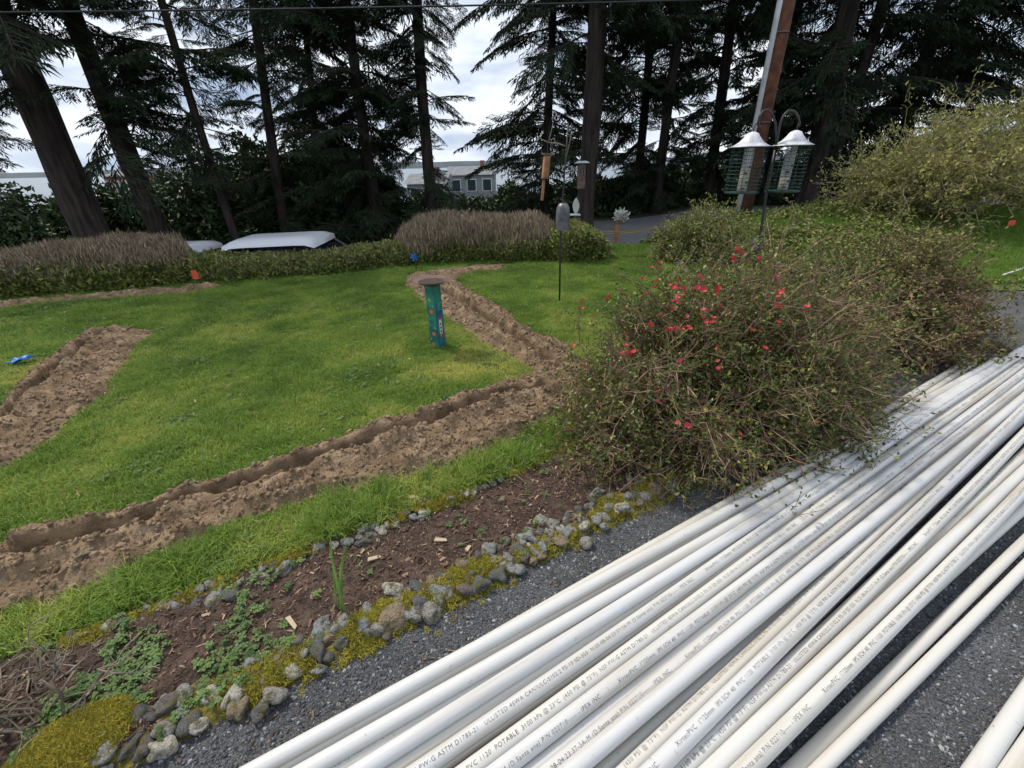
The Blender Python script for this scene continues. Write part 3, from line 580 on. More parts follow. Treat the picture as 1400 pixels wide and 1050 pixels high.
LOW = [(598, 812, 31, 4), (571, 828, 26, 1), (573, 807, 20, 1), (537, 845, 36, 3), (504, 865, 24, 0), (503, 837, 16, 4), (467, 857, 24, 0), (695, 772, 24, 0), (634, 804, 20, 5), (769, 739, 20, 3), (741, 746, 15, 4), (724, 745, 14, 2), (748, 727, 15, 0), (816, 712, 20, 0), (828, 694, 17, 0), (881, 677, 16, 0), (899, 670, 21, 3), (919, 662, 15, 0), (868, 678, 13, 5), (836, 682, 13, 0), (410, 880, 22, 5), (433, 875, 20, 1), (439, 892, 22, 1), (404, 912, 24, 2), (380, 903, 20, 3), (339, 911, 22, 4), (360, 911, 17, 0), (323, 952, 30, 2), (360, 932, 15, 0), (259, 987, 28, 1), (228, 970, 29, 5), (221, 1000, 26, 0), (178, 1023, 24, 1), (312, 923, 17, 1), (278, 936, 18, 1), (300, 943, 15, 1), (660, 778, 15, 5), (612, 790, 15, 1), (545, 817, 15, 4), (780, 722, 13, 0), (790, 708, 12, 4)]
UPP = [(241, 834, 16, 4), (266, 823, 18, 1), (291, 821, 19, 0), (318, 812, 20, 1), (162, 870, 12, 2), (345, 791, 12, 0), (357, 789, 10, 2), (427, 763, 10, 2), (404, 769, 9, 2), (492, 735, 11, 0), (506, 731, 11, 4), (520, 725, 16, 2), (541, 717, 12, 0), (567, 706, 10, 4), (581, 700, 12, 2), (589, 692, 9, 2), (610, 688, 9, 4), (620, 681, 10, 0), (636, 673, 13, 2), (648, 673, 10, 2), (664, 664, 8, 2), (674, 660, 9, 0), (685, 655, 10, 2), (702, 645, 13, 2), (714, 642, 10, 0), (724, 642, 9, 2), (732, 637, 8, 2), (742, 636, 9, 0), (757, 629, 8, 2), (769, 619, 10, 2)]
border('mossy border of big rounded stones along the edge of the asphalt', LOW, at_z(130, 1040), at_z(985, 622), d_lo, 5, 0.026, 0.052, 3, 15000)
border('thin mossy row of small pale stones between grass and mulch bed', UPP, at_z(60, 902), at_z(800, 612), d_in, 6, 0.022, 0.040, 1, 10000)
# moss cushion at the lower corner
q = at_z(108, 1022); t = empty('moss_cushion', q, 0, 'big yellow green moss cushion at the lower end of the border', 'moss')
me = lump('moss_mound', 3, 0.22, 0.42, M['mossbed'], 77); obj('mound', me, t, rot=(0, 0, 0.5), scale=(0.13, 0.085, 0.12))
n = 2600; a1 = R.uniform(0, 6.28, n); r1 = np.sqrt(R.random(n)); px_ = 0.14*r1*np.cos(a1); py_ = 0.09*r1*np.sin(a1); ca, sa = math.cos(0.5), math.sin(0.5)
scatter('moss', np.stack([px_*ca-py_*sa, px_*sa+py_*ca, 0.052*np.sqrt(1-r1**2*0.95)-0.004], 1), np.stack([R.normal(0, 0.4, n), R.normal(0, 0.4, n), R.uniform(0, 6.28, n)], 1), 0.6+0.5*R.random(n), MOSS, R.integers(0, 3, n), 0.35+0.65*R.random(n), t)
# loose stones and wood chips
for x_, y_, w_, c_, lab in [(687, 688, 12, 3, 'single round tan pebble lying on the mulch bed'), (122, 778, 14, 3, 'largest pale stone on the near soil heap at far left'),
        (166, 547, 10, 3, 'pale stone on the grass edge of the left trench'), (265, 658, 9, 2, 'pale pebble on the grass just above the near trench'), (105, 970, 20, 5, 'reddish brown stone behind the bare twigs at lower left'),
        (497, 682, 8, 3, 'small tan stone in the near soil heap beside the long grass')]:
    p = at_z(x_, y_, 0.02); s_ = px_size(x_, y_, w_); zz = lawn_height(np.array([p[0]]), np.array([p[1]]))[0] if d_in(p[0], p[1]) > 0 else bedz(p[0], p[1])
    o = obj('loose_stone', stone_mesh(int(R.integers(0, 7)), c_), loc=(p[0], p[1], zz+s_*0.2), rot=(0, 0, R.random()*6), scale=(s_*0.55, s_*0.45, s_*0.5)); tag(o, lab, 'stone')
chipm = mat('pale_wood_chip', (0.42, 0.33, 0.21), (0.58, 0.48, 0.34), 30, 0.85)
for x_, y_, L_, az, lab in [(568, 682, 0.060, 0.15, 'pale split wood chip on the grass by the thin stone row'), (640, 749, 0.034, 1.2, 'pale wood chip standing near the middle of the mulch'), (511, 762, 0.05, 0.5, 'pair-sized pale wood flake lying by the leafy stalks'), (398, 850, 0.055, -0.7, 'pale wood splinter low in the mulch beside the stones'), (602, 737, 0.05, 0.1, 'long flat grey wood chip in the mulch')]:
    p = at_z(x_, y_, 0.03); mb = MB(); mb.add([(-L_/2, -0.006, 0), (L_/2, -0.004, 0), (L_/2*0.8, 0.007, 0), (-L_/2*0.8, 0.008, 0), (-L_/2, -0.006, 0.006), (L_/2, -0.004, 0.004), (L_/2*0.8, 0.007, 0.005), (-L_/2*0.8, 0.008, 0.007)], [(3, 2, 1, 0), (4, 5, 6, 7), (0, 1, 5, 4), (1, 2, 6, 5), (2, 3, 7, 6), (3, 0, 4, 7)])
    zz = 0.035 if d_in(p[0], p[1]) > 0 else bedz(p[0], p[1])+0.008
    o = mb.build('wood_chip', chipm, loc=(p[0], p[1], zz)); o.rotation_euler = (0.1, 0.15, az); tag(o, lab, 'wood chip')

# ------------------------------------------------------------------ PVC pipes with their print
PD, PR_ = 0.0415, 0.02075
TXT = 'XirtecPVC  1"/25mm  IPS SCH 40  PVC 1120  POTABLE  3100 kPa @ 23\u00b0C  (450 PSI @ 73\u00b0F)  NSF PW-G ASTM D1785-21   ULLISTED 45WA CAN/ULC-S102.2 FS-10 SD-355  N:25-08-04:23:37-3A-M (D.Santa ana) P/N 022710----- - IPEX INC.      '
cu = bpy.data.curves.new('print', 'FONT'); cu.body = TXT; cu.size = 0.0142; cu.offset = -0.00008; cu.resolution_u = 2; cu.space_character = 1.12
to = bpy.data.objects.new('print', cu); COL.objects.link(to); bpy.context.view_layer.update()
tm = bpy.data.meshes.new_from_object(to.evaluated_get(bpy.context.evaluated_depsgraph_get())); COL.objects.unlink(to); bpy.data.objects.remove(to)
tv = np.empty(len(tm.vertices)*3, np.float32); tm.vertices.foreach_get('co', tv); tv = tv.reshape(-1, 3); tf = [tuple(p.vertices) for p in tm.polygons]
TL = tv[:, 0].max()+0.06; tv[:, 1] -= 0.005
PLEN = 6.6
def bow(x, k): return 0.007*np.sin(x*(0.9+0.35*k)+k*1.7), 0.003*np.sin(x*1.3+k)
def pipe_mesh(k, bell, L_=PLEN, r=PR_):
    n = 20; xs_ = list(np.linspace(0, L_-0.14, 26)); rs = [r]*26
    xs_ += [L_-0.12, L_-0.10, L_-0.002, L_] if bell else [L_-0.1, L_-0.05, L_-0.002, L_]; rs += [r*1.08, r*1.17, r*1.17, r*1.14] if bell else [r, r, r, r*0.97]
    xs_ += [L_, L_-0.10]; rs += [r*0.86*(1.12 if bell else 1)]*2
    vs = []; fs = []
    for x_, q in zip(xs_, rs):
        by, bz = bow(x_, k)
        for a_ in range(n): th = 2*math.pi*a_/n; vs.append((x_, by+q*math.sin(th), bz+q*math.cos(th)))
    m_ = len(xs_)
    fs = [(i_*n+a_, (i_+1)*n+a_, (i_+1)*n+(a_+1) % n, i_*n+(a_+1) % n) for i_ in range(m_-1) for a_ in range(n)]
    return mesh_np('pipe', vs, fs, M['pvc'], True)
def text_mesh(k, off, a0, L_=PLEN, r=PR_):
    VV = []; FF = []; nb = 0; x0 = off-TL
    while x0 < L_:
        xx = tv[:, 0]+x0; by, bz = bow(xx, k); th = a0+tv[:, 1]/r
        VV.append(np.stack([xx, by+(r+0.0007)*np.sin(th), bz+(r+0.0007)*np.cos(th)], 1)); FF += [tuple(i_+nb for i_ in f_) for f_ in tf]; nb += len(tv); x0 += TL
    V_ = np.concatenate(VV); ok = (V_[:, 0] > 0.02) & (V_[:, 0] < L_-0.16); FF = [f_ for f_ in FF if all(ok[i_] for i_ in f_)]
    return mesh_np('printed_text', V_, FF, M['ink'])
PM = {}; TM = {}
U_, L0_, H_ = 0.060, PR_, 0.092
# (near pixel, far pixel, height, far end pixel or None, has print, text angle)
PIPES = [((362, 1050), (1361, 493), U_, True, None), ((425, 1050), (1330, 522), U_, False, None), ((465, 1050), (1332, 499), L0_, True, None), ((508, 1050), (1393, 480), U_, True, None),
         ((570, 1050), (1393, 487), U_, True, -0.15), ((638, 1050), (1400, 494), U_, False, -0.1), ((696, 1050), (1400, 507), U_, False, -0.5), ((726, 1050), (1400, 515), L0_, False, 0.0),
         ((752, 1050), (1400, 523), 0.055, False, -0.1), ((794, 1050), (1400, 541), 0.085, False, None), ((823, 1050), (1400, 552), L0_, False, None), ((858, 1050), (1400, 545), U_, False, 0.4),
         ((905, 1050), (1400, 557), H_, False, 0.0), ((934, 1050), (1400, 594), 0.062, False, -0.1), ((962, 1050), (1400, 625), 0.030, False, 0.5), ((985, 1050), (1400, 646), 0.064, False, None),
         ((1020, 1050), (1400, 666), 0.078, False, -0.05), ((1110, 950), (1400, 697), L0_, False, None)]
ordn = ['first', 'second', 'third', 'fourth', 'fifth', 'sixth', 'seventh', 'eighth', 'ninth', 'tenth', 'eleventh', 'twelfth', 'thirteenth', 'fourteenth', 'fifteenth', 'sixteenth', 'seventeenth', 'eighteenth', 'nineteenth']
def lay_pipe(a_, b_, z, bell_at_b, ta, idx, label, r=PR_, group='white pipes lying on the driveway'):
    p0 = at_z(*a_, z); p1 = at_z(*b_, z); d_ = p1-p0; D_ = np.linalg.norm(d_); d_ /= D_
    start = p1-d_*PLEN if bell_at_b else p0-d_*(1.05+0.13*((idx*7) % 5))
    k = idx % 3; key = (k, True, r)
    if key not in PM: PM[key] = pipe_mesh(k, True, PLEN, r)
    t = empty('pvc_pipe', start, math.atan2(d_[1], d_[0]), label, 'pipe', group)
    obj('tube', PM[key], t)
    if ta is not None:
        obj('printed_text', text_mesh(k, (idx*0.83) % TL, ta, PLEN, r), t)
    return t
for q, (a_, b_, z, bell, ta) in enumerate(PIPES):
    lay_pipe(a_, b_, z, bell, ta, q, f'white plastic pipe, {ordn[q]} from the left along the bottom edge of the pile' if q else 'white plastic pipe at the far left edge of the pile, nearest the stone border')
lay_pipe((1078, 1050), (1400, 745), 0.0175, False, None, 20, 'thin white pipe on bare asphalt, nearer the pile of the loose pair', 0.0165)
lay_pipe((1118, 1050), (1400, 771), 0.0175, False, None, 22, 'thin white pipe on bare asphalt, outer one of the loose pair', 0.0165)
lay_pipe((1345, 1050), (1400, 968), 0.0235, False, None, 24, 'white pipe lying alone in the lower right corner of the picture')
lay_pipe((1388, 1050), (1440, 972), 0.0235, False, None, 25, 'white pipe half out of the picture at the lower right corner')
# second layer showing in the gaps between the upper pipes
ups = [PIPES[q] for q in (0, 1, 3, 4, 5, 6, 8, 9, 11, 13, 15, 16)]
for q in range(len(ups)-1):
    (a0, b0, *_), (a1, b1, *_) = ups[q], ups[q+1]
    mid_ = lambda u, v: ((u[0]+v[0])/2, (u[1]+v[1])/2)
    lay_pipe(mid_(a0, a1), mid_((b0[0], b0[1]), (b1[0], b1[1])), 0.034, False, [None, 0.2, None, None, -0.2, None, 0.1, None, None, 0.3, None][q], 30+q, f'white pipe lying lower in the pile, in the {ordn[q]} gap from the left')
for q, (a_, b_) in enumerate([((378, 1050), (1322, 496)), ((600, 1050), (1372, 503))]):
    lay_pipe(a_, b_, PR_, q == 0, None, 50+q, ['white pipe whose short end pokes out left of the pile top', 'lowest white pipe on the asphalt under the left half of the pile'][q])

# ------------------------------------------------------------------ bushes
def wander(p0, p1, k, wob):
    t_ = np.linspace(0, 1, k)[:, None]; p = p0+(p1-p0)*t_; p[1:-1] += R.normal(0, wob, (k-2, 3)); return p
def bush_parts(c_, rx, ry, h, nst, nsub, seed, rot=0.0, low=0.12, base=0.35, wob=0.04, tw=(0.0065, 0.0028, 0.0016), sublen=(0.12, 0.32), subsub=3, zmin=0.03, flat=0.0):
    """stems rise from a small base to a dome and branch twice; returns twig polylines, radii and tip points"""
    polys, rads, tips, tdir = [], [], [], []
    ca_, sa_ = math.cos(rot), math.sin(rot)
    def loc(u): return np.array([c_[0]+u[0]*rx*ca_-u[1]*ry*sa_, c_[1]+u[0]*rx*sa_+u[1]*ry*ca_, c_[2]+u[2]*h])
    for q in range(nst):
        d_ = R.normal(size=3); d_[2] = abs(d_[2])*1.0-low; d_ /= np.linalg.norm(d_); d_ *= 0.78+0.27*R.random()
        a_ = R.random()*6.28; b_ = base*math.sqrt(R.random())
        p0 = loc((b_*math.cos(a_), b_*math.sin(a_), 0.0)); p1 = loc(d_); p1[2] = max(p1[2], c_[2]+zmin)
        pm = (p0+p1)/2; pm[2] += 0.18*h*(1-d_[2])
        P = np.stack([p0, (p0+pm)/2+R.normal(0, wob, 3), pm+R.normal(0, wob, 3), (pm+p1)/2+R.normal(0, wob, 3), p1]); polys.append(P); rads.append(np.linspace(tw[0], tw[1], 5))
        sd_ = (P[-1]-P[0])/np.linalg.norm(P[-1]-P[0])
        for s_ in range(nsub):
            f_ = 0.35+0.65*R.random(); i_ = min(int(f_*4), 3); b0 = P[i_]+(P[i_+1]-P[i_])*(f_*4-i_)
            dd = sd_*0.6+R.normal(0, 0.75, 3); dd[2] += 0.1; dd /= np.linalg.norm(dd); ll = R.uniform(*sublen); b1 = b0+dd*ll; b1[2] = max(b1[2], c_[2]+zmin)
            Q = wander(b0, b1, 4, ll*0.09); polys.append(Q); rads.append(np.linspace(tw[1], tw[2], 4))
            for u_ in range(subsub):
                g_ = 0.3+0.7*R.random(); j_ = min(int(g_*3), 2); e0 = Q[j_]+(Q[j_+1]-Q[j_])*(g_*3-j_); ee = dd*0.7+R.normal(0, 0.6, 3); ee /= np.linalg.norm(ee)
                l2 = ll*(0.2+0.35*R.random()); e1 = e0+ee*l2; polys.append(wander(e0, e1, 3, l2*0.1)); rads.append(np.linspace(tw[2], tw[2]*0.7, 3)); tips.append(e1); tdir.append(ee)
                for v_ in (0.35, 0.7): tips.append(e0+(e1-e0)*v_); tdir.append(ee)
            for v_ in (0.25, 0.5, 0.75, 1.0): tips.append(b0+(b1-b0)*v_); tdir.append(dd)
    return polys, rads, np.array(tips), np.array(tdir)
def leaf_on(name, tips, td, per, ll, ww, m, parent, sprd=0.012, sel=None):
    idx = np.repeat(np.arange(len(tips)), per) if sel is None else np.repeat(np.nonzero(sel)[0], per)
    n_ = len(idx); P = tips[idx]+R.normal(0, sprd, (n_, 3)); D = td[idx]*0.5+rand_dirs(n_)*0.8; D[:, 2] += 0.25; D /= np.linalg.norm(D, axis=1, keepdims=True)
    l_ = ll*(0.6+0.7*R.random(n_)); return tag(obj(name, leaves(name, P, D, l_, l_*ww, m), parent), kind='stuff')
# flowering quince by the driveway
QC = np.array([1.22, 2.14, 0.0])
t = empty('flowering_quince', (0, 0, 0), 0, 'wide twiggy flowering quince with small red blossoms overhanging the pipes', 'bush')
azb = math.atan2(bd[1], bd[0])
pl, rd, tp, td = bush_parts(QC, 1.08, 0.62, 0.84, 420, 9, 1, rot=azb, low=0.30, base=0.32, wob=0.035)
obj('branches', strip_twigs(pl, rd, M['quincetwig'], 'branches'), t)
dense = fbm(tp[:, 0]*1.0+tp[:, 2], tp[:, 1]-tp[:, 2], 0.22, 91)
leaf_on('leaves', tp, td, 3, 0.0195, 0.60, M['quinceleaf'], t, 0.014, (dense > 0.40) & (R.random(len(tp)) < 0.62))
def flower_mesh():
    mb = MB()
    for q in range(5):
        a_ = q*1.2566; u = Vector((math.cos(a_), math.sin(a_), 0)); v = Vector((-u.y, u.x, 0)); z_ = Vector((0, 0, 1))
        mb.add([z_*0, u*0.5+v*0.42+z_*0.25, u*0.95+v*0.25+z_*0.55, u*0.95-v*0.25+z_*0.55, u*0.5-v*0.42+z_*0.25], [(0, 1, 2, 3, 4)])
    mb.add([(0.18*math.cos(a_), 0.18*math.sin(a_), 0.35) for a_ in np.linspace(0, 5.2, 6)]+[(0, 0, 0.1)], [(0, 1, 2, 3, 4, 5)])
    return mesh_np('blossom', mb.v, mb.f, M['petal'])
FM = flower_mesh()
cand = tp[np.argsort(R.random(len(tp)))]
FLP = [(845, 376), (835, 410), (857, 424), (790, 472), (907, 372), (915, 383), (955, 405), (975, 388), (958, 400), (1065, 386), (1055, 383), (1097, 432), (905, 538), (850, 481), (800, 508), (860, 456), (888, 440), (920, 424), (900, 425), (918, 415), (933, 378), (885, 376), (1060, 430), (1035, 455), (1048, 468), (1060, 455), (1120, 580), (1015, 590), (775, 593), (940, 587), (865, 407), (893, 390), (1040, 358), (985, 395), (1075, 400)]+[(int(R.normal(905, 75)), int(R.normal(425, 42))) for _ in range(34)]
for x_, y_ in FLP:
    r_ = ray(x_, y_); r_ = r_/np.linalg.norm(r_); v = tp-np.array([0, 0, CAMZ]); dep = v@r_; off = np.linalg.norm(v-dep[:, None]*r_, axis=1)
    k = np.nonzero(off < 0.035)[0]
    if len(k) == 0: continue
    p = tp[k[np.argmin(dep[k])]]-r_*0.02
    for u_ in range(int(R.integers(1, 3))):
        obj('blossom', FM, t, loc=p+R.normal(0, 0.013, 3), rot=(R.normal(0.5, 0.5), R.normal(0, 0.5), R.random()*6), scale=0.0085+0.006*R.random())
# second bush, brown and dense, at the far end of the bed
t = empty('brown_bush', (0, 0, 0), 0, 'rounded brownish bush with dull red tips at the far end of the bed', 'bush')
B2 = np.array([2.86, 3.20, 0.0])
pl, rd, tp, td = bush_parts(B2, 0.84, 0.55, 0.68, 220, 8, 2, rot=azb, low=0.25, base=0.4)
obj('branches', strip_twigs(pl, rd, M['quincetwig'], 'branches'), t)
leaf_on('leaves', tp, td, 2, 0.026, 0.5, M['drybrown'], t, 0.016)
leaf_on('green_leaves', tp, td, 3, 0.024, 0.6, M['hedgegreen'], t, 0.02, fbm(tp[:, 0], tp[:, 1]+tp[:, 2], 0.3, 93) > 0.52)
# low clipped shrub, behind the quince near the verge
t = empty('clipped_shrub', (0, 0, 0), 0, 'low clipped brown and green shrub between the quince and the road', 'bush')
p = at_Y(960, 345, 6.3); B3 = np.array([p[0], 6.3, 0.0])
pl, rd, tp, td = bush_parts(B3, 0.62, 0.45, 0.62, 90, 6, 3, low=0.2, base=0.5)
obj('branches', strip_twigs(pl, rd, M['quincetwig'], 'branches'), t); leaf_on('leaves', tp, td, 4, 0.034, 0.5, M['hedgegreen'], t, 0.025); leaf_on('brown_leaves', tp, td, 1, 0.03, 0.4, M['hedgebrown'], t, 0.02)
# pale green spring shrubs on the right
def spring_shrub(px, py, Y_, rx, ry, h, label, nst, lowz=None):
    p = at_Y(px, py, Y_); zz = float(terr(p[0], Y_)); t = empty('spring_shrub', (0, 0, 0), 0, label, 'shrub', 'pale green shrubs beyond the driveway')
    pl, rd, tp, td = bush_parts(np.array([p[0], Y_, zz]), rx, ry, h, nst, 8, 4, low=-0.02, base=0.16, wob=0.09, tw=(0.02, 0.007, 0.004), sublen=(0.25, 0.65), subsub=4)
    obj('branches', strip_twigs(pl, rd, M['willowtwig'], 'branches'), t); leaf_on('leaves', tp, td, 2, 0.058, 0.45, M['willowleaf'], t, 0.03, R.random(len(tp)) < 0.6); return t
spring_shrub(1250, 320, 7.8, 1.35, 1.1, 1.45, 'loose yellow green shrub with visible grey stem left of the big one', 110)
spring_shrub(1410, 320, 8.6, 2.2, 1.5, 1.95, 'largest yellow green shrub running out of the picture at right', 190)
# leafy ground cover on the verge below the utility pole
t = empty('verge_ivy', (0, 0, 0), 0, 'low bright green leafy cover on the bank under the utility pole', 'ground cover')
n = 15000; x = R.uniform(2.4, 6.4, n); y = R.uniform(6.0, 9.4, n); hgt = 0.30*fbm(x, y, 0.6, 97)*smooth(0.30, 0.5, fbm(x, y, 0.9, 98)); k = hgt > 0.02; x, y, hgt = x[k], y[k], hgt[k]; n = len(x)
D = rand_dirs(n); D[:, 2] = abs(D[:, 2])*0.6; l_ = 0.045+0.045*R.random(n)
tag(obj('leaves', leaves('leaves', np.stack([x, y, terr(x, y)+hgt*R.random(n)**0.4+0.02], 1), D, l_, l_*0.6, M['hedgegreen']), t), kind='stuff')
# bare twigs at the lower left corner
t = empty('bare_twig_shrub', at_z(55, 985), 0, 'bare grey twiggy shrub at the lower left corner', 'shrub'); q = at_z(55, 985)
pl, rd, tp, td = bush_parts(np.zeros(3), 0.24, 0.20, 0.26, 16, 5, 5, low=0.05, base=0.3, wob=0.02, tw=(0.005, 0.0026, 0.0014), sublen=(0.06, 0.16))
obj('branches', strip_twigs(pl, rd, M['deadtwig'], 'branches'), t)
# strap-leaved plant
p = at_z(466, 838); t = empty('garlic_plant', (p[0], p[1], 0.0), 0, 'tall strap-leaved green shoot with two yellowing leaves in the mulch bed', 'plant')
for top, bend, wd in [((450, 748), 0.01, 0.0085), ((447, 697), -0.01, 0.0055), ((500, 775), 0.075, 0.0075), ((478, 738), 0.03, 0.005)]:
    e1 = at_Y(top[0], top[1], p[1]-0.01+R.normal(0, 0.03))-np.array([p[0], p[1], 0]); vs = []; fs = []
    b0 = np.array([R.normal(0, 0.01), R.normal(0, 0.01), 0.0])
    for q in range(9):
        f_ = q/8; c_ = b0+(e1-b0)*f_; c_[2] += bend*math.sin(f_*3.14)*2; w_ = wd*(0.5+0.8*math.sin(min(1, f_*1.4+0.25)*2.6))*(1-f_**4)+0.001
        vs += [c_+[-w_/2, 0, 0], c_+[0, 0.003, -0.002], c_+[w_/2, 0, 0]]
        if q: n0 = (q-1)*3; fs += [(n0, n0+1, n0+4, n0+3), (n0+1, n0+2, n0+5, n0+4)]
    obj('leaf', mesh_np('leaf', vs, fs, M['strap'], True), t)

# ------------------------------------------------------------------ hedges along the lawn
def hedge(name, label, px_pts, tops, depth, brown, cat='hedge', green=1.0, n=26000, spike=0.08, lsz=0.040, jig=0.05):
    """px_pts: foot pixels on the lawn; tops: (foot index) top pixel y -> height; a loaf of leaves and upright stems"""
    base = np.array([at_z(x_, y_) for x_, y_ in px_pts]); hts = np.array([at_Y(x_, ty, b_[1]+depth*0.45)[2] for (x_, y_), ty, b_ in zip(px_pts, tops, base)])
    t = empty(name, (0, 0, 0), 0, label, cat)
    sl = np.concatenate([[0], np.cumsum(np.linalg.norm(np.diff(base[:, :2], axis=0), axis=1))]); Lh = sl[-1]
    def prof(s_, a_, shrink=1.0):
        """s along, a 0..pi across from the lawn side over the top"""
        bx = np.interp(s_, sl, base[:, 0]); by = np.interp(s_, sl, base[:, 1]); h_ = np.interp(s_, sl, hts)
        tx = np.interp(s_+0.05, sl, base[:, 0])-np.interp(s_-0.05, sl, base[:, 0]); ty = np.interp(s_+0.05, sl, base[:, 1])-np.interp(s_-0.05, sl, base[:, 1]); q = np.hypot(tx, ty)+1e-9
        nx, ny = -ty/q, tx/q; endf = np.sqrt(np.clip(1-np.maximum(np.maximum(0.35-s_, s_-(Lh-0.35))/0.35, 0)**2, 0.02, 1))
        bump_ = 1+0.34*(fbm(s_*1.0, a_*0.7, 0.28, int(depth*10)+len(px_pts))-0.5)
        ca_, sa_ = np.cos(a_), np.sin(a_); ex = 0.55
        ax = np.sign(ca_)*np.abs(ca_)**ex; az = np.abs(sa_)**ex
        off = depth/2-ax*depth/2*shrink*endf*bump_
        return np.stack([bx+nx*off, by+ny*off, az*h_*shrink*bump_*(0.35+0.65*endf)+0.0], -1)
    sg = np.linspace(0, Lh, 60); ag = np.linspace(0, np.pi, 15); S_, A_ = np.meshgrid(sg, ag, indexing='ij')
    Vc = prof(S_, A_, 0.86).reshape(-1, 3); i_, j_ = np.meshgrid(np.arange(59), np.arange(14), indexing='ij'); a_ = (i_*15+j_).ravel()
    obj('light_block_core', mesh_np('light_block_core', Vc, np.stack([a_, a_+15, a_+16, a_+1], 1), M['hedgecore'], True), t)  # solid dark filler added under the leaves to block light, not real twigs
    s_ = R.uniform(0, Lh, n); a_ = np.where(R.random(n) < 0.45, np.arcsin(np.clip(R.random(n), 0, 1)**(1/0.55)), np.arccos(np.clip(R.uniform(-0.85, 1, n), -1, 1))); P = prof(s_, a_, 0.86+0.16*R.random(n))+R.normal(0, jig*0.4, (n, 3))
    P[:, 2] = np.maximum(P[:, 2], 0.02)
    hrel = P[:, 2]/(np.interp(s_, sl, hts)+1e-6); isb = R.random(n) < brown*smooth(0.30, 0.72, hrel+0.5*(fbm(s_, a_, 0.5, 7)-0.5))
    g = ~isb; ng = g.sum(); D = rand_dirs(ng); D[:, 2] = abs(D[:, 2])*0.8+0.1; D[:, 1] -= 0.2; D /= np.linalg.norm(D, axis=1, keepdims=True); l_ = lsz*(0.45+1.1*R.random(ng)**1.5)
    tag(obj('leaves', leaves('leaves', P[g], D, l_, l_*0.5, M['hedgegreen']), t), kind='stuff')
    if isb.any():
        nb = isb.sum(); D = rand_dirs(nb)*0.42; D[:, 2] += 1.0; D /= np.linalg.norm(D, axis=1, keepdims=True); l_ = spike*(0.5+0.9*R.random(nb))
        tag(obj('dry_stems', leaves('dry_stems', P[isb]-D*(l_*0.5)[:, None], D, l_, 0.006+0.005*R.random(nb), M['hedgebrown']), t), kind='stuff')
    return t
hedge('hedge', 'long low hedge with brown heather top at the left end of the lawn', [(-150, 428), (-60, 420), (0, 412), (100, 404), (180, 398), (250, 391), (275, 388)], [356, 352, 347, 332, 327, 326, 340], 1.0, 1.0, n=44000, lsz=0.050, spike=0.10)
hedge('hedge', 'low clipped green hedge in front of the two white cars', [(250, 391), (310, 387), (370, 383), (450, 377), (520, 370), (575, 364)], [346, 354, 355, 349, 337, 331], 0.8, 0.28, n=32000, lsz=0.048)
hedge('heather_mound', 'rounded brown heather mound behind the bird bath', [(540, 366), (600, 363), (660, 361), (720, 360), (765, 360)], [308, 298, 297, 297, 306], 1.2, 1.0, 'heather', n=40000, spike=0.11)
hedge('leafy_shrub', 'leafy green shrub at the right end of the heather mound', [(735, 362), (770, 362), (800, 361), (838, 360)], [318, 307, 305, 322], 1.1, 0.12, 'shrub', n=20000, lsz=0.05)

# ------------------------------------------------------------------ trees
def bough_mesh(seed, L_, droop, dens):
    """a fir bough along +X: bent stem, side twigs and hanging sprays of needles"""
    rr = np.random.default_rng(seed); P = []; D = []; LL = []; WW = []; polys = []; rads = []
    def axis(f_): return np.array([L_*f_, 0.10*math.sin(f_*2.5+seed)*L_*0.3, L_*(0.10*f_-droop*f_*f_)])
    polys.append(np.array([axis(f_) for f_ in np.linspace(0, 1, 7)])); rads.append(np.linspace(0.022, 0.005, 7)*L_/2)
    ns = int(17*dens)
    for q in range(ns):
        f_ = 0.12+0.88*(q+rr.random())/ns; b = axis(f_)
        for sgn in (-1, 1):
            if rr.random() < 0.16: continue
            l1 = L_*(0.34*(1-f_)+0.09)*(0.6+0.7*rr.random()); dd = np.array([0.75, sgn*(0.65+0.4*rr.random()), -0.12-0.25*rr.random()]); dd /= np.linalg.norm(dd)
            e_ = b+dd*l1; e_[2] -= 0.10*l1; polys.append(np.array([b, (b+e_)/2+[0, 0, 0.02], e_])); rads.append(np.array([0.007, 0.005, 0.003]))
            nt = max(4, int(l1/0.040))
            for u in range(nt):
                g_ = (u+0.5)/nt; c_ = b+(e_-b)*g_
                for s2 in (-1, 1):
                    if rr.random() < 0.2: continue
                    d2 = dd*0.9+np.cross(dd, [0, 0, 1])*s2*0.8+np.array([0, 0, -0.25-0.5*rr.random()])+rr.normal(0, 0.2, 3); d2 /= np.linalg.norm(d2)
                    P.append(c_); D.append(d2); LL.append(0.09+0.10*rr.random()); WW.append(0.020+0.014*rr.random())
    nd = rr.normal(size=(len(P), 3))*0.45+np.array([0, 0, 1.0])
    me1 = strip_twigs(polys, rads, M['twigdark'], 'bough'); me2 = leaves('bough', np.array(P), np.array(D), np.array(LL), np.array(WW), M['needle'], 0.15, nrm=nd)
    bm = bmesh.new(); bm.from_mesh(me1); bm.faces.ensure_lookup_table(); n1 = len(bm.faces); 
    bm.from_mesh(me2); bm.faces.ensure_lookup_table()
    for f_ in bm.faces[n1:]: f_.material_index = 1
    me = bpy.data.meshes.new('bough'); bm.to_mesh(me); bm.free(); me.materials.append(M['twigdark']); me.materials.append(M['needle']); return me
BO = [proto('bough_shape', bough_mesh(q, 2.0, dr, de)) for q, (dr, de) in enumerate([(0.20, 1.0), (0.34, 1.2), (0.12, 0.9), (0.45, 1.1), (0.26, 0.75)])]
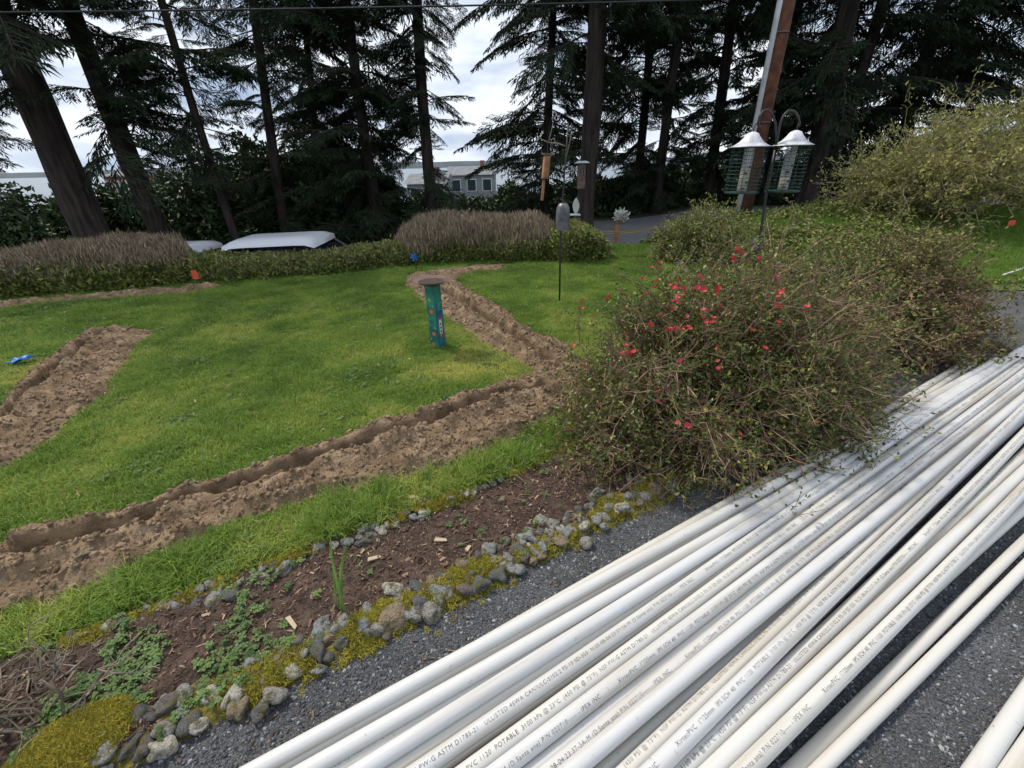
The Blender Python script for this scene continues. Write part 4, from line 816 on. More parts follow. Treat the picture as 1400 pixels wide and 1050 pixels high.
def fir(label, base, top, w_px, Y_, boughs, height=15.0, cat='tree', hang=0.0, dens=4.4, name='fir_tree', lr=(1.0, 1.0), zlow=None, blen=1.0, gap=None):
    b = at_Y(*base, Y_); tp_ = at_Y(*top, Y_); zg = float(terr(b[0], Y_)); dirv = (tp_-b)/(tp_[2]-b[2]); g = b+dirv*(zg-b[2]); g[2] = zg-0.1
    dep = Y_*math.cos(PITCH)*1.0; r = w_px/F*Y_*0.5*0.93
    t = empty(name, g, 0, label, cat, 'dark firs beyond the road'); n_ = 16; mb = MB()
    zz = np.array([0, 0.25, 0.7, 1.5, 3, 5, 7.5, 10, 13, height]); rr_ = r*np.array([1.45, 1.22, 1.1, 1.04, 1.0, 0.92, 0.8, 0.62, 0.4, 0.06])
    for_pts = [np.array([dirv[0]*z_+0.03*math.sin(z_*0.7+Y_), 0.02*math.sin(z_), z_]) for z_ in zz]
    vs = []; fs = []
    for p_, q in zip(for_pts, rr_):
        for a_ in range(n_): th = 6.2832*a_/n_; k_ = q*(1+0.10*math.sin(3*th+p_[2])+0.05*R.normal()); vs.append((p_[0]+k_*math.cos(th), p_[1]+k_*math.sin(th), p_[2]))
    fs = [(i_*n_+a_, i_*n_+(a_+1) % n_, (i_+1)*n_+(a_+1) % n_, (i_+1)*n_+a_) for i_ in range(len(zz)-1) for a_ in range(n_)]
    obj('trunk', mesh_np('trunk', vs, fs, M['bark'], True), t)
    P, Ro, Sc, Pk = [], [], [], []
    for z0, z1, ln, lsgn in boughs:                                          # heights are world z of the bough roots
        cnt = max(1, int((z1-z0)*dens*1.5))
        for q in range(cnt):
            z_ = z0+(z1-z0)*(q+R.random())/cnt-g[2]; az = R.uniform(-math.pi, math.pi)
            if lsgn: az = (0 if lsgn > 0 else math.pi)+R.normal(0, 0.75)
            xr = dirv[0]*z_; P.append((xr+r*0.7*math.cos(az), r*0.7*math.sin(az), z_)); Ro.append((R.normal(0, 0.35), R.normal(0.10, 0.26), az)); s_ = ln/2.0*(0.40+0.9*R.random()); Sc.append((s_, s_*(0.9+0.3*R.random()), s_)); Pk.append(int(R.integers(0, 5)))
    o = scatter('crown', P, Ro, np.array(Sc), BO, Pk, parent=t)
    return t
# label, base px, top px, trunk width px, distance, boughs [(z from, z to, length, side)]
fir('thickest leaning bare trunk at the far left edge', (130, 330), (-6, 15), 38, 12, [(4.2, 7, 2.6, 0), (7, 14, 2.6, 0), (2.6, 4.0, 1.8, -1)], dens=3.4)
fir('second leaning trunk from the left with wide dark boughs', (222, 330), (100, 20), 23, 13, [(1.6, 5.2, 2.0, 0), (5, 14, 2.3, 0), (2.4, 5.0, 2.6, 1)], dens=5.0)
fir('thin leaning trunk just left of the two white cars', (322, 330), (242, 70), 10, 13.5, [(1.0, 3.0, 1.3, 0), (3.0, 6, 1.8, 0), (6, 13, 2, 0)], dens=5.2)
fir('fir with ivy dark lower trunk above the white van', (388, 300), (343, 0), 12, 15, [(2.6, 6, 1.6, 0), (6, 13, 2.2, 0), (-0.5, 2.2, 1.5, 0)], dens=6.5)
fir('fir with hanging curtain boughs left of the sky gap', (520, 320), (470, 0), 14, 15.5, [(-0.6, 2.0, 2.1, 0), (2.0, 6.2, 2.2, 0), (6, 13, 2.4, 0)], dens=8.0)
fir('straight fir trunk standing at the left side of the middle sky gap', (592, 300), (568, 0), 14, 15, [(1.2, 6, 1.35, 0), (6, 13, 2.0, 0), (2.2, 5.6, 1.6, -1), (-0.6, 1.0, 1.3, 0)], dens=5.5)
fir('bushy fir with dark trunk right of the middle sky gap', (744, 300), (756, 0), 10, 16, [(-0.6, 2.0, 2.0, 0), (2.0, 6.2, 2.4, 0), (6, 13, 2.3, 0)], dens=8.5)
fir('thick straight trunk right behind the bird feeder pole', (797, 300), (820, 0), 22, 13, [(3.2, 6, 1.9, 1), (4.0, 7, 2.0, 0), (7, 14, 2.2, 0)], dens=4.0)
fir('slim fir just right of the thick straight trunk', (868, 310), (893, 0), 10, 17, [(-0.4, 2.5, 2.0, 0), (2.5, 6.3, 2.1, 0), (6, 13, 2.1, 0)], dens=7.5)
fir('slim fir behind the mailbox and the road', (893, 318), (932, 0), 11, 15.5, [(0.6, 3, 1.7, 0), (3, 6.2, 2.0, 0), (6, 13, 2.0, 0)], dens=6.0)
fir('fir behind the left caged feeder beside the utility pole', (965, 310), (1002, 0), 12, 16.5, [(0.2, 3, 1.9, 0), (3, 6.4, 2.2, 0), (6, 13, 2.0, 0)], dens=7.0)
fir('thick twin trunk, larger stem, right of the utility pole', (1096, 303), (1163, 0), 23, 13.5, [(2.2, 6, 2.2, 0), (6, 14, 2.2, 0), (1.6, 4.0, 1.8, -1)], dens=6.5)
fir('thinner stem of the twin trunk right of the utility pole', (1112, 303), (1190, 60), 13, 13.8, [(1.4, 6, 2.0, 0), (6, 12, 1.8, 0)], dens=5.0)
fir('fir behind the spring shrub with boughs reaching right', (1205, 300), (1290, 0), 15, 14.5, [(1.6, 6.2, 2.6, 0), (6, 13, 2.2, 0), (3.0, 5.8, 3.0, 1)], dens=6.0)
fir('fir at the far right edge with only bough tips in view', (1440, 300), (1560, 0), 16, 14, [(1.8, 6, 2.2, 0), (6, 13, 2.2, 0)], dens=5.0)
fir('fir outside the left edge whose low boughs show against the sky', (-60, 300), (-190, 20), 18, 14, [(1.0, 3.2, 2.4, 0), (4.6, 7, 2.0, 0), (7, 13, 2.2, 0)], dens=4.0)
fir('slender far fir between the curtain boughs and the ivy trunk', (440, 300), (415, 0), 9, 18, [(-0.8, 3, 2.2, 0), (3, 7.2, 2.3, 0), (6, 13, 2, 0)], dens=8.0)
fir('slender far fir behind the right caged feeder', (1040, 300), (1090, 0), 10, 18, [(0.0, 3, 2.2, 0), (3, 7, 2.4, 0), (6, 13, 2.0, 0)], dens=7.0)
# dark undergrowth below the firs
def undergrowth(px, py_top, Y_, rx, label, n=15000, ry=1.5, ls=0.19):
    p = at_Y(px, py_top, Y_); zg = float(terr(p[0], Y_)); h_ = p[2]-zg; t = empty('evergreen_shrub', (p[0], Y_, zg), 0, label, 'shrub', 'dark undergrowth beyond the road')
    ncl = 70; cc = rand_dirs(ncl); cc[:, 2] = np.abs(cc[:, 2]); cc *= (0.55+0.45*R.random(ncl))[:, None]; idx = R.integers(0, ncl, n); P = cc[idx]+rand_dirs(n)*(0.27*R.random(n)**0.5)[:, None]
    P = P*np.array([rx, ry, h_*0.86]); P[:, 2] = np.abs(P[:, 2])+0.05; D = rand_dirs(n); l_ = ls*(0.6+0.8*R.random(n))
    tag(obj('crown', leaves('crown', P, D, l_, l_*0.5, M['evleaf']), t), kind='stuff')
    pl, rd, _, _ = bush_parts(np.zeros(3), rx*0.8, ry*0.8, h_*0.8, 14, 3, 1, low=0, base=0.2, wob=0.1, tw=(0.05, 0.02, 0.01), sublen=(0.4, 0.9), subsub=0)
    obj('stems', strip_twigs(pl, rd, M['twigdark'], 'stems', 4), t); return t
for a_ in [(10, 244, 13.5, 1.9, 'dark evergreen shrub behind the hedge at the far left'), (105, 246, 14.5, 1.6, 'dark evergreen shrub filling the gap between the two leaning trunks'), (190, 238, 15.5, 1.7, 'dark evergreen shrub behind the second leaning trunk'), (275, 205, 15.5, 1.7, 'dark evergreen shrub behind the thin leaning trunk'), (350, 165, 16.5, 1.7, 'tall dark broadleaf above the left end of the white van'), (425, 150, 17, 1.9, 'tallest dark broadleaf thicket left of the middle sky gap'), (500, 205, 17.5, 1.7, 'dark evergreen shrub behind the curtain fir'), (560, 262, 18, 1.1, 'small dark shrub at the left foot of the sky gap'), (648, 264, 18, 1.5, 'low dark shrub at the foot of the middle sky gap'), (725, 262, 18.5, 1.3, 'dark shrub below the bushy fir'), (850, 245, 17.5, 1.6, 'dark shrub between the thick trunk and the slim firs'), (925, 250, 18, 1.6, 'dark shrub behind the mailbox'), (1010, 262, 18, 1.5, 'dark shrub behind the utility pole'), (1070, 258, 17, 1.3, 'dark shrub behind the caged feeders'), (1150, 245, 16.5, 1.4, 'dark shrub between the twin trunk and the spring shrubs'), (1230, 258, 16.5, 1.5, 'dark shrub hidden behind the loose spring shrub'), (235, 222, 17.5, 1.5, 'far dark shrub between the second and third leaning trunks'), (320, 190, 18.5, 1.6, 'far dark shrub left of the tall broadleaf'), (462, 172, 19.5, 1.6, 'far dark thicket behind the slender fir'), (592, 246, 19.5, 1.0, 'far dark shrub in front of the half hidden house'), (692, 250, 20, 0.9, 'far dark shrub right of the grey roofed house'), (795, 235, 19, 1.5, 'far dark shrub behind the thick straight trunk'), (888, 222, 20, 1.7, 'far dark shrub left of the utility pole fir'), (968, 220, 20, 1.7, 'far dark shrub straight behind the utility pole'), (1062, 215, 20, 1.7, 'far dark shrub behind the twin trunk'), (1120, 222, 19, 1.5, 'far dark shrub right of the twin trunk')]:
    undergrowth(a_[0], a_[1], a_[2], a_[3], a_[4])

# ------------------------------------------------------------------ bird bath
p = at_z(600, 476); hb = at_Y(589, 390, p[1])[2]
t = empty('bird_bath', (p[0], p[1], 0.0), -0.62, 'painted teal post bird bath with brown bowl standing on the lawn', 'bird bath')
s_ = 0.086; lean = 0.0
mb = MB(); q = s_/2
mb.add([(-q, -q, 0), (q, -q, 0), (q, q, 0), (-q, q, 0), (-q+lean, -q, hb), (q+lean, -q, hb), (q+lean, q, hb), (-q+lean, q, hb)], [(3, 2, 1, 0), (4, 5, 6, 7), (0, 1, 5, 4), (1, 2, 6, 5), (2, 3, 7, 6), (3, 0, 4, 7)])
post = mb.build('post', M['artteal'], t, bevel=0.004)
# right face painting (blue panel, cream house) and left face flowers, as thin painted plates on the post
def plate(fx, z0, w_, h_, m, face, nside=4, name='painted_patch'):
    """face 0: the -y side, 1: the +x side"""
    vs = []
    for k in range(nside):
        a_ = 6.2832*(k+0.5)/nside; c_ = 0.7071 if nside == 4 else 0.5; u = fx+math.cos(a_)*w_*c_; v = z0+math.sin(a_)*h_*c_; le = lean*v/hb
        vs.append((u+le, -q-0.0022, v) if face == 0 else (q+le+0.0022, u, v))
    return obj(name, mesh_np(name, vs, [tuple(range(nside))], m), post)
plate(0.0, hb*0.42, s_*0.86, hb*0.74, M['artblue'], 1); q += 0.001
for fz, fx, m_, w_ in [(0.80, 0.0, M['yellowgreen'], 0.034), (0.62, 0.008, M['orange'], 0.044), (0.46, -0.008, M['artblue'], 0.04), (0.27, 0.012, M['orange'], 0.038), (0.10, -0.003, M['orange'], 0.034), (0.37, 0.026, M['cream'], 0.013), (0.55, -0.026, M['yellowgreen'], 0.018), (0.18, -0.024, M['cream'], 0.012), (0.71, 0.027, M['cream'], 0.011)]:
    plate(fx, hb*fz, w_, w_*0.85, m_, 0, 7, 'painted_flower')
for fz, fx, m_, w_, h_ in [(0.36, 0.0, M['cream'], 0.030, 0.13), (0.235, 0.0, M['red'], 0.034, 0.025), (0.50, 0.0, M['red'], 0.036, 0.018), (0.70, 0.006, M['artteal'], 0.045, 0.07)]: plate(fx, hb*fz, w_, h_, m_, 1)
q += 0.001
for fz in (0.30, 0.36, 0.42): plate(0.0, hb*fz, 0.012, 0.018, M['black'], 1)
bw = at_Y(614, 388, p[1])[0]-at_Y(564, 388, p[1])[0]; rb = bw/2*1.06
mb = MB(); mb.lathe([(0.001, hb), (0.05, hb+0.002), (rb*0.62, hb+0.018), (rb*0.95, hb+0.040), (rb, hb+0.045), (rb*0.95, hb+0.043), (rb*0.6, hb+0.026), (0.001, hb+0.018)], (lean, 0, 0), 32)
mb.build('bowl', M['clay'], t, sm=True)
mb = MB(); mb.lathe([(0.001, hb+0.032), (rb*0.7, hb+0.032)], (lean, 0, 0), 32); mb.build('water', mat('bath_water', (0.10, 0.075, 0.065), rough=0.12, spec=0.3), t)

# ------------------------------------------------------------------ bird feeder pole with baffle and branch arms
p = at_z(765, 416); Yp = p[1]; pt = lambda x_, y_: at_Y(x_, y_, Yp)-np.array([p[0], p[1], 0])
t = empty('feeder_pole', (p[0], p[1], 0), 0, 'thin black pole with grey domed baffle and bare branch arms', 'pole')
mb = MB(); mb.tube([(0, 0, -0.05), pt(766, 340), pt(768, 290), pt(772, 235), pt(777, 168)], [0.009, 0.009, 0.009, 0.007, 0.005], 8); mb.build('rod', M['black'], t, sm=True)
b0, b1 = pt(769, 314), pt(769, 277); rb = 0.066; hz_ = b1[2]-b0[2]
mb = MB(); mb.lathe([(rb*1.02, 0), (rb, 0.01), (rb*0.99, hz_*0.62), (rb*0.9, hz_*0.82), (rb*0.6, hz_*0.96), (0.001, hz_)], tuple((b0[0], b0[1], b0[2])), 24); mb.build('baffle', M['greymetal'], t, sm=True)
mb = MB(); mb.tube([pt(773, 200), pt(762, 196), pt(750, 195), pt(735, 188)], [0.007, 0.006, 0.005, 0.003], 6); mb.tube([pt(750, 195), pt(753, 182), pt(756, 170)], [0.005, 0.004, 0.002], 6); mb.tube([pt(774, 215), pt(780, 190), pt(781, 178)], [0.005, 0.004, 0.002], 6); mb.tube([pt(760, 196), pt(757, 188)], [0.004, 0.002], 6)
mb.build('branch_arm', M['deadtwig'], t, sm=True)
# cedar feeder with tail prop
h0 = at_Y(748, 212, Yp); t = empty('suet_feeder', h0, 0.3, 'long cedar suet feeder with tail board hanging from the branch arm', 'bird feeder')
zz = lambda y_: at_Y(745, y_, Yp)[2]-h0[2]
rm = Matrix.Rotation(0.10, 3, 'Y')
MB().box(rm @ Vector((0, 0, zz(228))), (0.052, 0.05, zz(213)-zz(243)), rm).build('box', M['cedar'], t, bevel=0.003)
MB().box(rm @ Vector((-0.004, 0.01, zz(259))), (0.022, 0.018, zz(243)-zz(274)), rm).build('tail_board', M['cedar'], t, bevel=0.002)
MB().box((0, 0, zz(211)), (0.075, 0.07, 0.012), rm).build('roof', M['oldwood'], t, bevel=0.002)
MB().box(rm @ Vector((0, -0.004, zz(243.5))), (0.062, 0.058, 0.01), rm).build('ledge', M['oldwood'], t)
MB().tube([(0, 0, zz(211)), (0.004, 0, zz(196))], 0.002, 5).build('wire', M['black'], t)
# bird house with pale roof on the thick trunk
Yb = 12.45; c_ = at_Y(796, 222, Yb); t = empty('bird_house', c_, 0, 'brown nest box with pale teal roof on the thick straight trunk', 'bird house')
wz = lambda y_: at_Y(796, y_, Yb)[2]-c_[2]
MB().box((-0.01, 0, (wz(223)+wz(258))/2), (0.20, 0.16, wz(223)-wz(258))).build('box', M['oldwood'], t, bevel=0.01)
mb = MB(); mb.add([(-0.20, -0.15, wz(223)), (0.18, -0.15, wz(223)), (0.18, 0.12, wz(223)), (-0.20, 0.12, wz(223)), (-0.11, -0.08, wz(220)), (0.10, -0.08, wz(220)), (0.10, 0.08, wz(220)), (-0.11, 0.08, wz(220))], [(3, 2, 1, 0), (4, 5, 6, 7), (0, 1, 5, 4), (1, 2, 6, 5), (2, 3, 7, 6), (3, 0, 4, 7)]); mb.build('roof', M['teal'], t)
for u in (-0.05, 0.03): MB().box((u, -0.082, wz(235)), (0.02, 0.01, wz(229)-wz(240))).build('slot', M['black'], t)
# leaf-shaped ornament
Yo = 8.6; c_ = at_Y(787, 293, Yo); t = empty('leaf_ornament', c_, 0, 'pale leaf-shaped plate ornament on a stacked log plinth beyond the shrub', 'ornament')
wz = lambda y_: at_Y(787, y_, Yo)[2]-c_[2]; hgt = wz(270); mb = MB(); nn = 14
out = [(0.075*math.sin(math.pi*k/nn)**0.8*hgt/0.36, hgt*k/nn) for k in range(nn+1)]; vs = [(w_, -0.012, z_) for w_, z_ in out]+[(-w_, -0.012, z_) for w_, z_ in reversed(out[1:-1])]; n_ = len(vs)
mb.add(vs+[(x_, 0.012, z_) for x_, _, z_ in vs], [tuple(range(n_)), tuple(range(2*n_-1, n_-1, -1))]+[(k, k+n_, (k+1) % n_+n_, (k+1) % n_) for k in range(n_)]); mb.build('plate', M['plateglass'], t)
z0 = float(terr(c_[0], Yo))-c_[2]
for k in range(7):
    for u in (-1, 1): 
        zz_ = -0.03-0.055*k
        if zz_ < z0: continue
        MB().tube([(-0.04+u*0.075-0.05, -0.1, zz_), (-0.04+u*0.075+0.05, 0.1, zz_-0.005)], 0.026, 7).build('log', M['oldwood'], t)
MB().box((-0.04, 0, -0.005), (0.24, 0.2, 0.02)).build('top_board', M['teal'], t, bevel=0.004)
if z0 < -0.43: MB().box((-0.04, 0, (z0-0.43)/2), (0.2, 0.16, abs(z0+0.43))).build('plinth', M['oldwood'], t)
# mailbox post with white flowers
Ym = 9.6; c_ = at_Y(842, 330, Ym); zg = float(terr(c_[0], Ym)); t = empty('mailbox_post', (c_[0], Ym, zg), 0, 'brown wooden post with white blossoms beside the road', 'post')
topz = at_Y(843, 305, Ym)[2]-zg
MB().box((0, 0, topz/2), (0.09, 0.09, topz)).build('post', M['cedar'], t, bevel=0.006); MB().box((0.02, 0, topz+0.03), (0.17, 0.13, 0.06)).build('cap', M['oldwood'], t, bevel=0.008)
wf = mat('white_blossom', (0.62, 0.62, 0.52), (0.8, 0.8, 0.72), 20, 0.7, trans=0.2); n = 260
P = np.array([0.07, 0, topz+0.16])+rand_dirs(n)*(np.array([0.15, 0.1, 0.13])*(R.random(n)**0.5)[:, None]); D = rand_dirs(n); tag(obj('blossoms', leaves('blossoms', P, D, 0.05+0.03*R.random(n), 0.035, wf), t), kind='stuff')
pl = [wander(np.array([0, 0, topz+0.05]), np.array([0.07, 0, topz+0.16])+R.normal(0, 0.1, 3), 4, 0.01) for _ in range(9)]+[wander(np.array([0, 0, topz+0.02]), np.array([-0.30, 0, topz-0.05]), 4, 0.01)]
obj('stems', strip_twigs(pl, [np.full(4, 0.006)]*10, M['deadtwig'], 'stems'), t)

# ------------------------------------------------------------------ shepherd's crook with two caged feeders
Ys = 3.45; c_ = at_Y(1036, 345, Ys); t = empty('shepherd_crook', (c_[0], Ys, 0.0), 0, 'dark double shepherd crook pole behind the quince', 'pole')
pt = lambda x_, y_: at_Y(x_, y_, Ys)-np.array([c_[0], Ys, 0])
mb = MB(); g0 = pt(1036, 345); mb.tube([(g0[0]-0.01, 0, -0.05), g0, pt(1047, 270), pt(1060, 205)], [0.011, 0.011, 0.010, 0.009], 8); mb.build('rod', M['black'], t, sm=True)
def crook(pts, nm):
    P = [pt(*q) for q in pts]; mb = MB(); mb.tube(P, 0.0075, 8); mb.build(nm, M['black'], t, sm=True)
crook([(1060, 205), (1064, 184), (1067, 168), (1071, 158), (1078, 151), (1086, 152), (1091, 159), (1093, 168), (1092, 174)], 'right_hook')
crook([(1060, 205), (1062, 190), (1060, 168), (1056, 156), (1049, 150), (1043, 152), (1038, 160), (1036, 170), (1038, 174), (1041, 173)], 'left_hook')
mb = MB(); mb.lathe([(0.001, 0.10), (0.035, 0.095), (0.055, 0.06), (0.06, 0.0)], tuple(pt(1034, 343)), 18); mb.build('baffle', M['black'], t, sm=True)
def caged_feeder(px, top, rim, bot, label, fill):
    tp_ = at_Y(px, top, Ys); wz = lambda y_: at_Y(px, y_, Ys)[2]-tp_[2]
    t = empty('caged_feeder', tp_, 0, label, 'bird feeder', 'caged tube feeders on the crook')
    rd_ = 0.132; h1 = wz(rim)
    mb = MB(); mb.lathe([(0.012, 0.0), (0.036, -0.010), (0.052, h1*0.35), (0.078, h1*0.66), (rd_*0.86, h1*0.90), (rd_, h1*0.97), (rd_, h1), (rd_*0.9, h1*0.93), (0.001, h1*0.6)], n=28); mb.build('dome', M['domew'], t, sm=True)
    MB().tube([(0, 0, -0.01), (0, 0, 0.03), (0.01, 0, 0.05)], 0.004, 6).build('hanger', M['black'], t)
    zb = wz(bot); rc = 0.114
    mb = MB(); nr = 13
    for k in range(nr):
        z_ = h1*1.05+(zb-h1*1.05)*k/(nr-1); mb.tube([(rc*math.cos(a_), rc*math.sin(a_), z_) for a_ in np.linspace(0, 2*math.pi, 25)], 0.0017, 5, False)
    for a_ in np.linspace(0, 2*math.pi, 13)[:-1]: mb.tube([(rc*math.cos(a_), rc*math.sin(a_), h1*1.05), (rc*math.cos(a_), rc*math.sin(a_), zb)], 0.0014, 5, False)
    mb.build('cage', M['cage'], t)
    MB().lathe([(0.001, 0), (rc, 0), (rc, -0.008), (0.001, -0.008)], (0, 0, zb), 24).build('tray', M['cage'], t)
    gl = mat('clear_tube', (0.55, 0.58, 0.58), rough=0.1, alpha=0.38)
    MB().lathe([(0.034, h1*0.9), (0.034, zb+0.01)], n=20).build('tube', gl, t, sm=True)
    zt = zb+(h1-zb)*fill; MB().lathe([(0.001, zt), (0.030, zt-0.008), (0.030, zb+0.004), (0.001, zb+0.004)], n=18).build('seed', M['seed'], t, sm=True)
    for z_ in (zb+0.05, zb+0.15):
        for sx in (-1, 1): MB().lathe([(0.001, 0), (0.012, 0), (0.012, -0.01), (0.001, -0.01)], (sx*0.012, -0.034, z_+sx*0.02), 10).build('port', M['cage'], t)
caged_feeder(1030, 180, 201, 262, 'caged seed tube with white dome on the left hook, half full', 0.62)
caged_feeder(1089, 178, 199, 260, 'caged seed tube with white dome on the right hook, nearly empty', 0.30)

# ------------------------------------------------------------------ utility pole, wire
Yu = 10.6; b = at_Y(1013, 309, Yu); tp_ = at_Y(1076, 0, Yu); zg = float(terr(b[0], Yu)); dv = (tp_-b)/(tp_[2]-b[2]); g = b+dv*(zg-b[2])
t = empty('utility_pole', g, 0, 'leaning red brown utility pole with grey conduit', 'utility pole')
MB().tube([(0, 0, -0.2), tuple(dv*4.5), tuple(dv*9.0)], [0.165, 0.15, 0.13], 20).build('pole', M['pole'], t, sm=True)
MB().tube([(-0.185, -0.09, -0.2), tuple(dv*4.5+[-0.175, -0.09, 0]), tuple(dv*8+[-0.165, -0.09, 0])], 0.052, 12).build('conduit', M['conduit'], t, sm=True)
for z_ in (1.9, 3.4, 5.2): MB().tube([tuple(dv*z_+[0.172*math.cos(a_)-0.01, 0.172*math.sin(a_), 0]) for a_ in np.linspace(0, 6.283, 17)], 0.012, 5, False).build('strap', M['greymetal'], t)
MB().tube([tuple(dv*6.6+np.array([-0.9, 0, 0])), tuple(dv*6.6+np.array([0.9, 0, 0]))], 0.06, 6).build('crossarm', M['pole'], t)
w0, w1 = at_Y(-500, 19, 8.6), at_Y(1081, -4, Yu); wm = (w0+w1)/2-np.array([0, 0, 0.06])
pts = []
for k in range(41):
    f_ = k/40; pp = (1-f_)**2*w0+2*f_*(1-f_)*(wm*2-(w0+w1)/2)+f_*f_*w1; pts.append(pp)
tag(MB().tube(pts, 0.014, 6).build('power_line', M['black'], sm=True), 'black power line crossing the top of the picture', 'cable')

# ------------------------------------------------------------------ parked cars on the lower road
def car(label, mid_px, Y_, L_, W_, Hc, yaw, pitch, paint, wagon=True, roof_px_y=None):
    c_ = at_Y(*mid_px, Y_); t = empty('parked_car', (c_[0], Y_, c_[2]-Hc), yaw, label, 'car'); t.rotation_euler = (0, pitch, yaw)
    w = W_/2; zb, zw, zr = 0.32, Hc*0.57, Hc
    side = [(-L_/2, zb), (-L_/2, zw*0.92), (-L_/2+0.05, zw), (L_*0.5-1.15, zw), (L_*0.5-0.35, zw*0.86), (L_/2, zw*0.72), (L_/2, zb)]
    n_ = len(side); mb = MB(); mb.add([(x_, -w, z_) for x_, z_ in side]+[(x_, w, z_) for x_, z_ in side], [tuple(range(n_)), tuple(range(2*n_-1, n_-1, -1))]+[(k, k+n_, (k+1) % n_+n_, (k+1) % n_) for k in range(n_)])
    mb.build('body', paint, t, bevel=0.06)
    x0, x1, x2, x3 = -L_/2+0.10, -L_/2+(0.42 if wagon else 0.75), L_*0.5-2.05, L_*0.5-1.2                     # tail, roof back, roof front, windscreen foot
    def loft(pts_lo, pts_hi, z0, z1, inset0, inset1):
        (a0, a1), (b0, b1) = pts_lo, pts_hi
        return [(a0, -w+inset0, z0), (a1, -w+inset0, z0), (a1, w-inset0, z0), (a0, w-inset0, z0), (b0, -w+inset1, z1), (b1, -w+inset1, z1), (b1, w-inset1, z1), (b0, w-inset1, z1)]
    fc = [(3, 2, 1, 0), (4, 5, 6, 7), (0, 1, 5, 4), (1, 2, 6, 5), (2, 3, 7, 6), (3, 0, 4, 7)]
    MB().add(loft((x0, x3), (x1, x2), zw-0.02, zr-0.24, 0.08, 0.17), fc).build('windows', M['glass'], t)
    mb = MB(); k_ = 10
    vs = []; 
    for i_ in range(k_+1):
        f_ = i_/k_; xx = x1-0.06+(x2-x1+0.16)*f_; zz_ = zr-0.07*abs(2*f_-1)**9
        for yy, dz in ((-w+0.13, -0.15), (-w+0.19, -0.04), (-w*0.4, 0.0), (w*0.4, 0.0), (w-0.19, -0.04), (w-0.13, -0.15)): vs.append((xx, yy, zz_+dz))
    mb.add(vs, [(i_*6+j_, i_*6+j_+1, (i_+1)*6+j_+1, (i_+1)*6+j_) for i_ in range(k_) for j_ in range(5)]+[tuple(range(5, -1, -1)), tuple(k_*6+j_ for j_ in range(6))]); mb.build('roof', paint, t, sm=True)
    for sy in (-1, 1):
        for xa, xb in ((x0+0.03, x1), (x3-0.02, x2), (-0.25, -0.22)):
            MB().tube([(xa, sy*(w-0.07), zw-0.01), (xb, sy*(w-0.17), zr-0.20)], 0.04, 6).build('pillar', M['glass'], t)
        for xx in (-L_/2+0.85, L_/2-0.9):
            wh = MB().tube([(xx, sy*(w-0.16), 0.33), (xx, sy*(w+0.01), 0.33)], 0.33, 22).build('wheel', M['tyre'], t); MB().tube([(xx, sy*(w), 0.33), (xx, sy*(w+0.02), 0.33)], 0.2, 16).build('rim', M['rim'], wh)
        MB().box((L_/2-0.05, sy*(w-0.28), zw*0.66), (0.14, 0.36, 0.13)).build('headlight', M['lampclear'], t, bevel=0.02)
        MB().box((-L_/2+0.01, sy*(w-0.14), zw*0.85), (0.08, 0.18, 0.3)).build('tail_light', M['lampred'], t, bevel=0.02)
        MB().box((x3-0.15, sy*(w+0.07), zw+0.05), (0.1, 0.18, 0.13)).build('mirror', paint, t, bevel=0.02)
    return t
car('white high-roofed car behind the hedge, the right one of two', (432, 318.5), 10.6, 4.3, 1.8, 1.84, 0.05, -0.015, M['carwhite'])
car('white car roof half hidden behind the hedge, the left one of two', (266, 332), 11.4, 4.3, 1.75, 1.55, -0.12, -0.02, M['carwhite'], False)
car('small teal car seen far through the gap under the firs', (712, 289), 24, 3.9, 1.7, 1.5, 0.3, 0.0, M['carteal'], False)

# ------------------------------------------------------------------ far houses
def house(px0, px1, ridge, eave, base, Y_, wallm, label, depth=8.0, nwin=3):
    a_, b_ = at_Y(px0, eave, Y_), at_Y(px1, eave, Y_); zr, ze, z0 = at_Y((px0+px1)/2, ridge, Y_)[2], (a_[2]+b_[2])/2, float(terr(a_[0], Y_))-0.3; W_ = b_[0]-a_[0]
    t = empty('house', ((a_[0]+b_[0])/2, Y_, z0), 0, label, 'house'); he = ze-z0; hr = zr-z0
    MB().box((0, depth/2, he/2), (W_, depth, he)).build('wall', wallm, t)
    o_ = 0.35; mb = MB(); mb.add([(-W_/2-o_, -o_, he-0.1), (W_/2+o_, -o_, he-0.1), (W_/2+o_, depth+o_, he-0.1), (-W_/2-o_, depth+o_, he-0.1), (-W_/2-o_, depth/2, hr), (W_/2+o_, depth/2, hr)], [(3, 2, 1, 0), (0, 1, 5, 4), (2, 3, 4, 5), (1, 2, 5), (3, 0, 4)]); rf = mb.build('roof', M['roofgrey'], t)
    MB().box((W_*0.22, depth*0.45, hr+0.15), (0.6, 0.6, 1.0)).build('chimney', M['brick'], rf)
    for k in range(nwin):
        xx = -W_/2+W_*(k+0.5)/nwin
        for zc in [he-1.3]+([he-4.0] if he > 5.2 else []):
            f_ = MB().box((xx, -0.03, zc), (W_/nwin*0.62, 0.10, 1.5)).build('window', M['trim'], t); MB().box((xx, -0.09, zc), (W_/nwin*0.62-0.2, 0.04, 1.3)).build('pane', M['window'], f_)
    return t
house(612, 676, 227, 238, 290, 62, M['siding'], 'pale grey roofed house seen through the middle sky gap')
house(556, 606, 238, 250, 290, 52, M['siding'], 'pale house half hidden left of the middle sky gap')
house(140, 172, 232, 240, 290, 58, M['brick'], 'small red brown house between the two leaning trunks')
house(1186, 1222, 206, 216, 290, 75, M['siding'], 'pale far house behind the spring shrub')

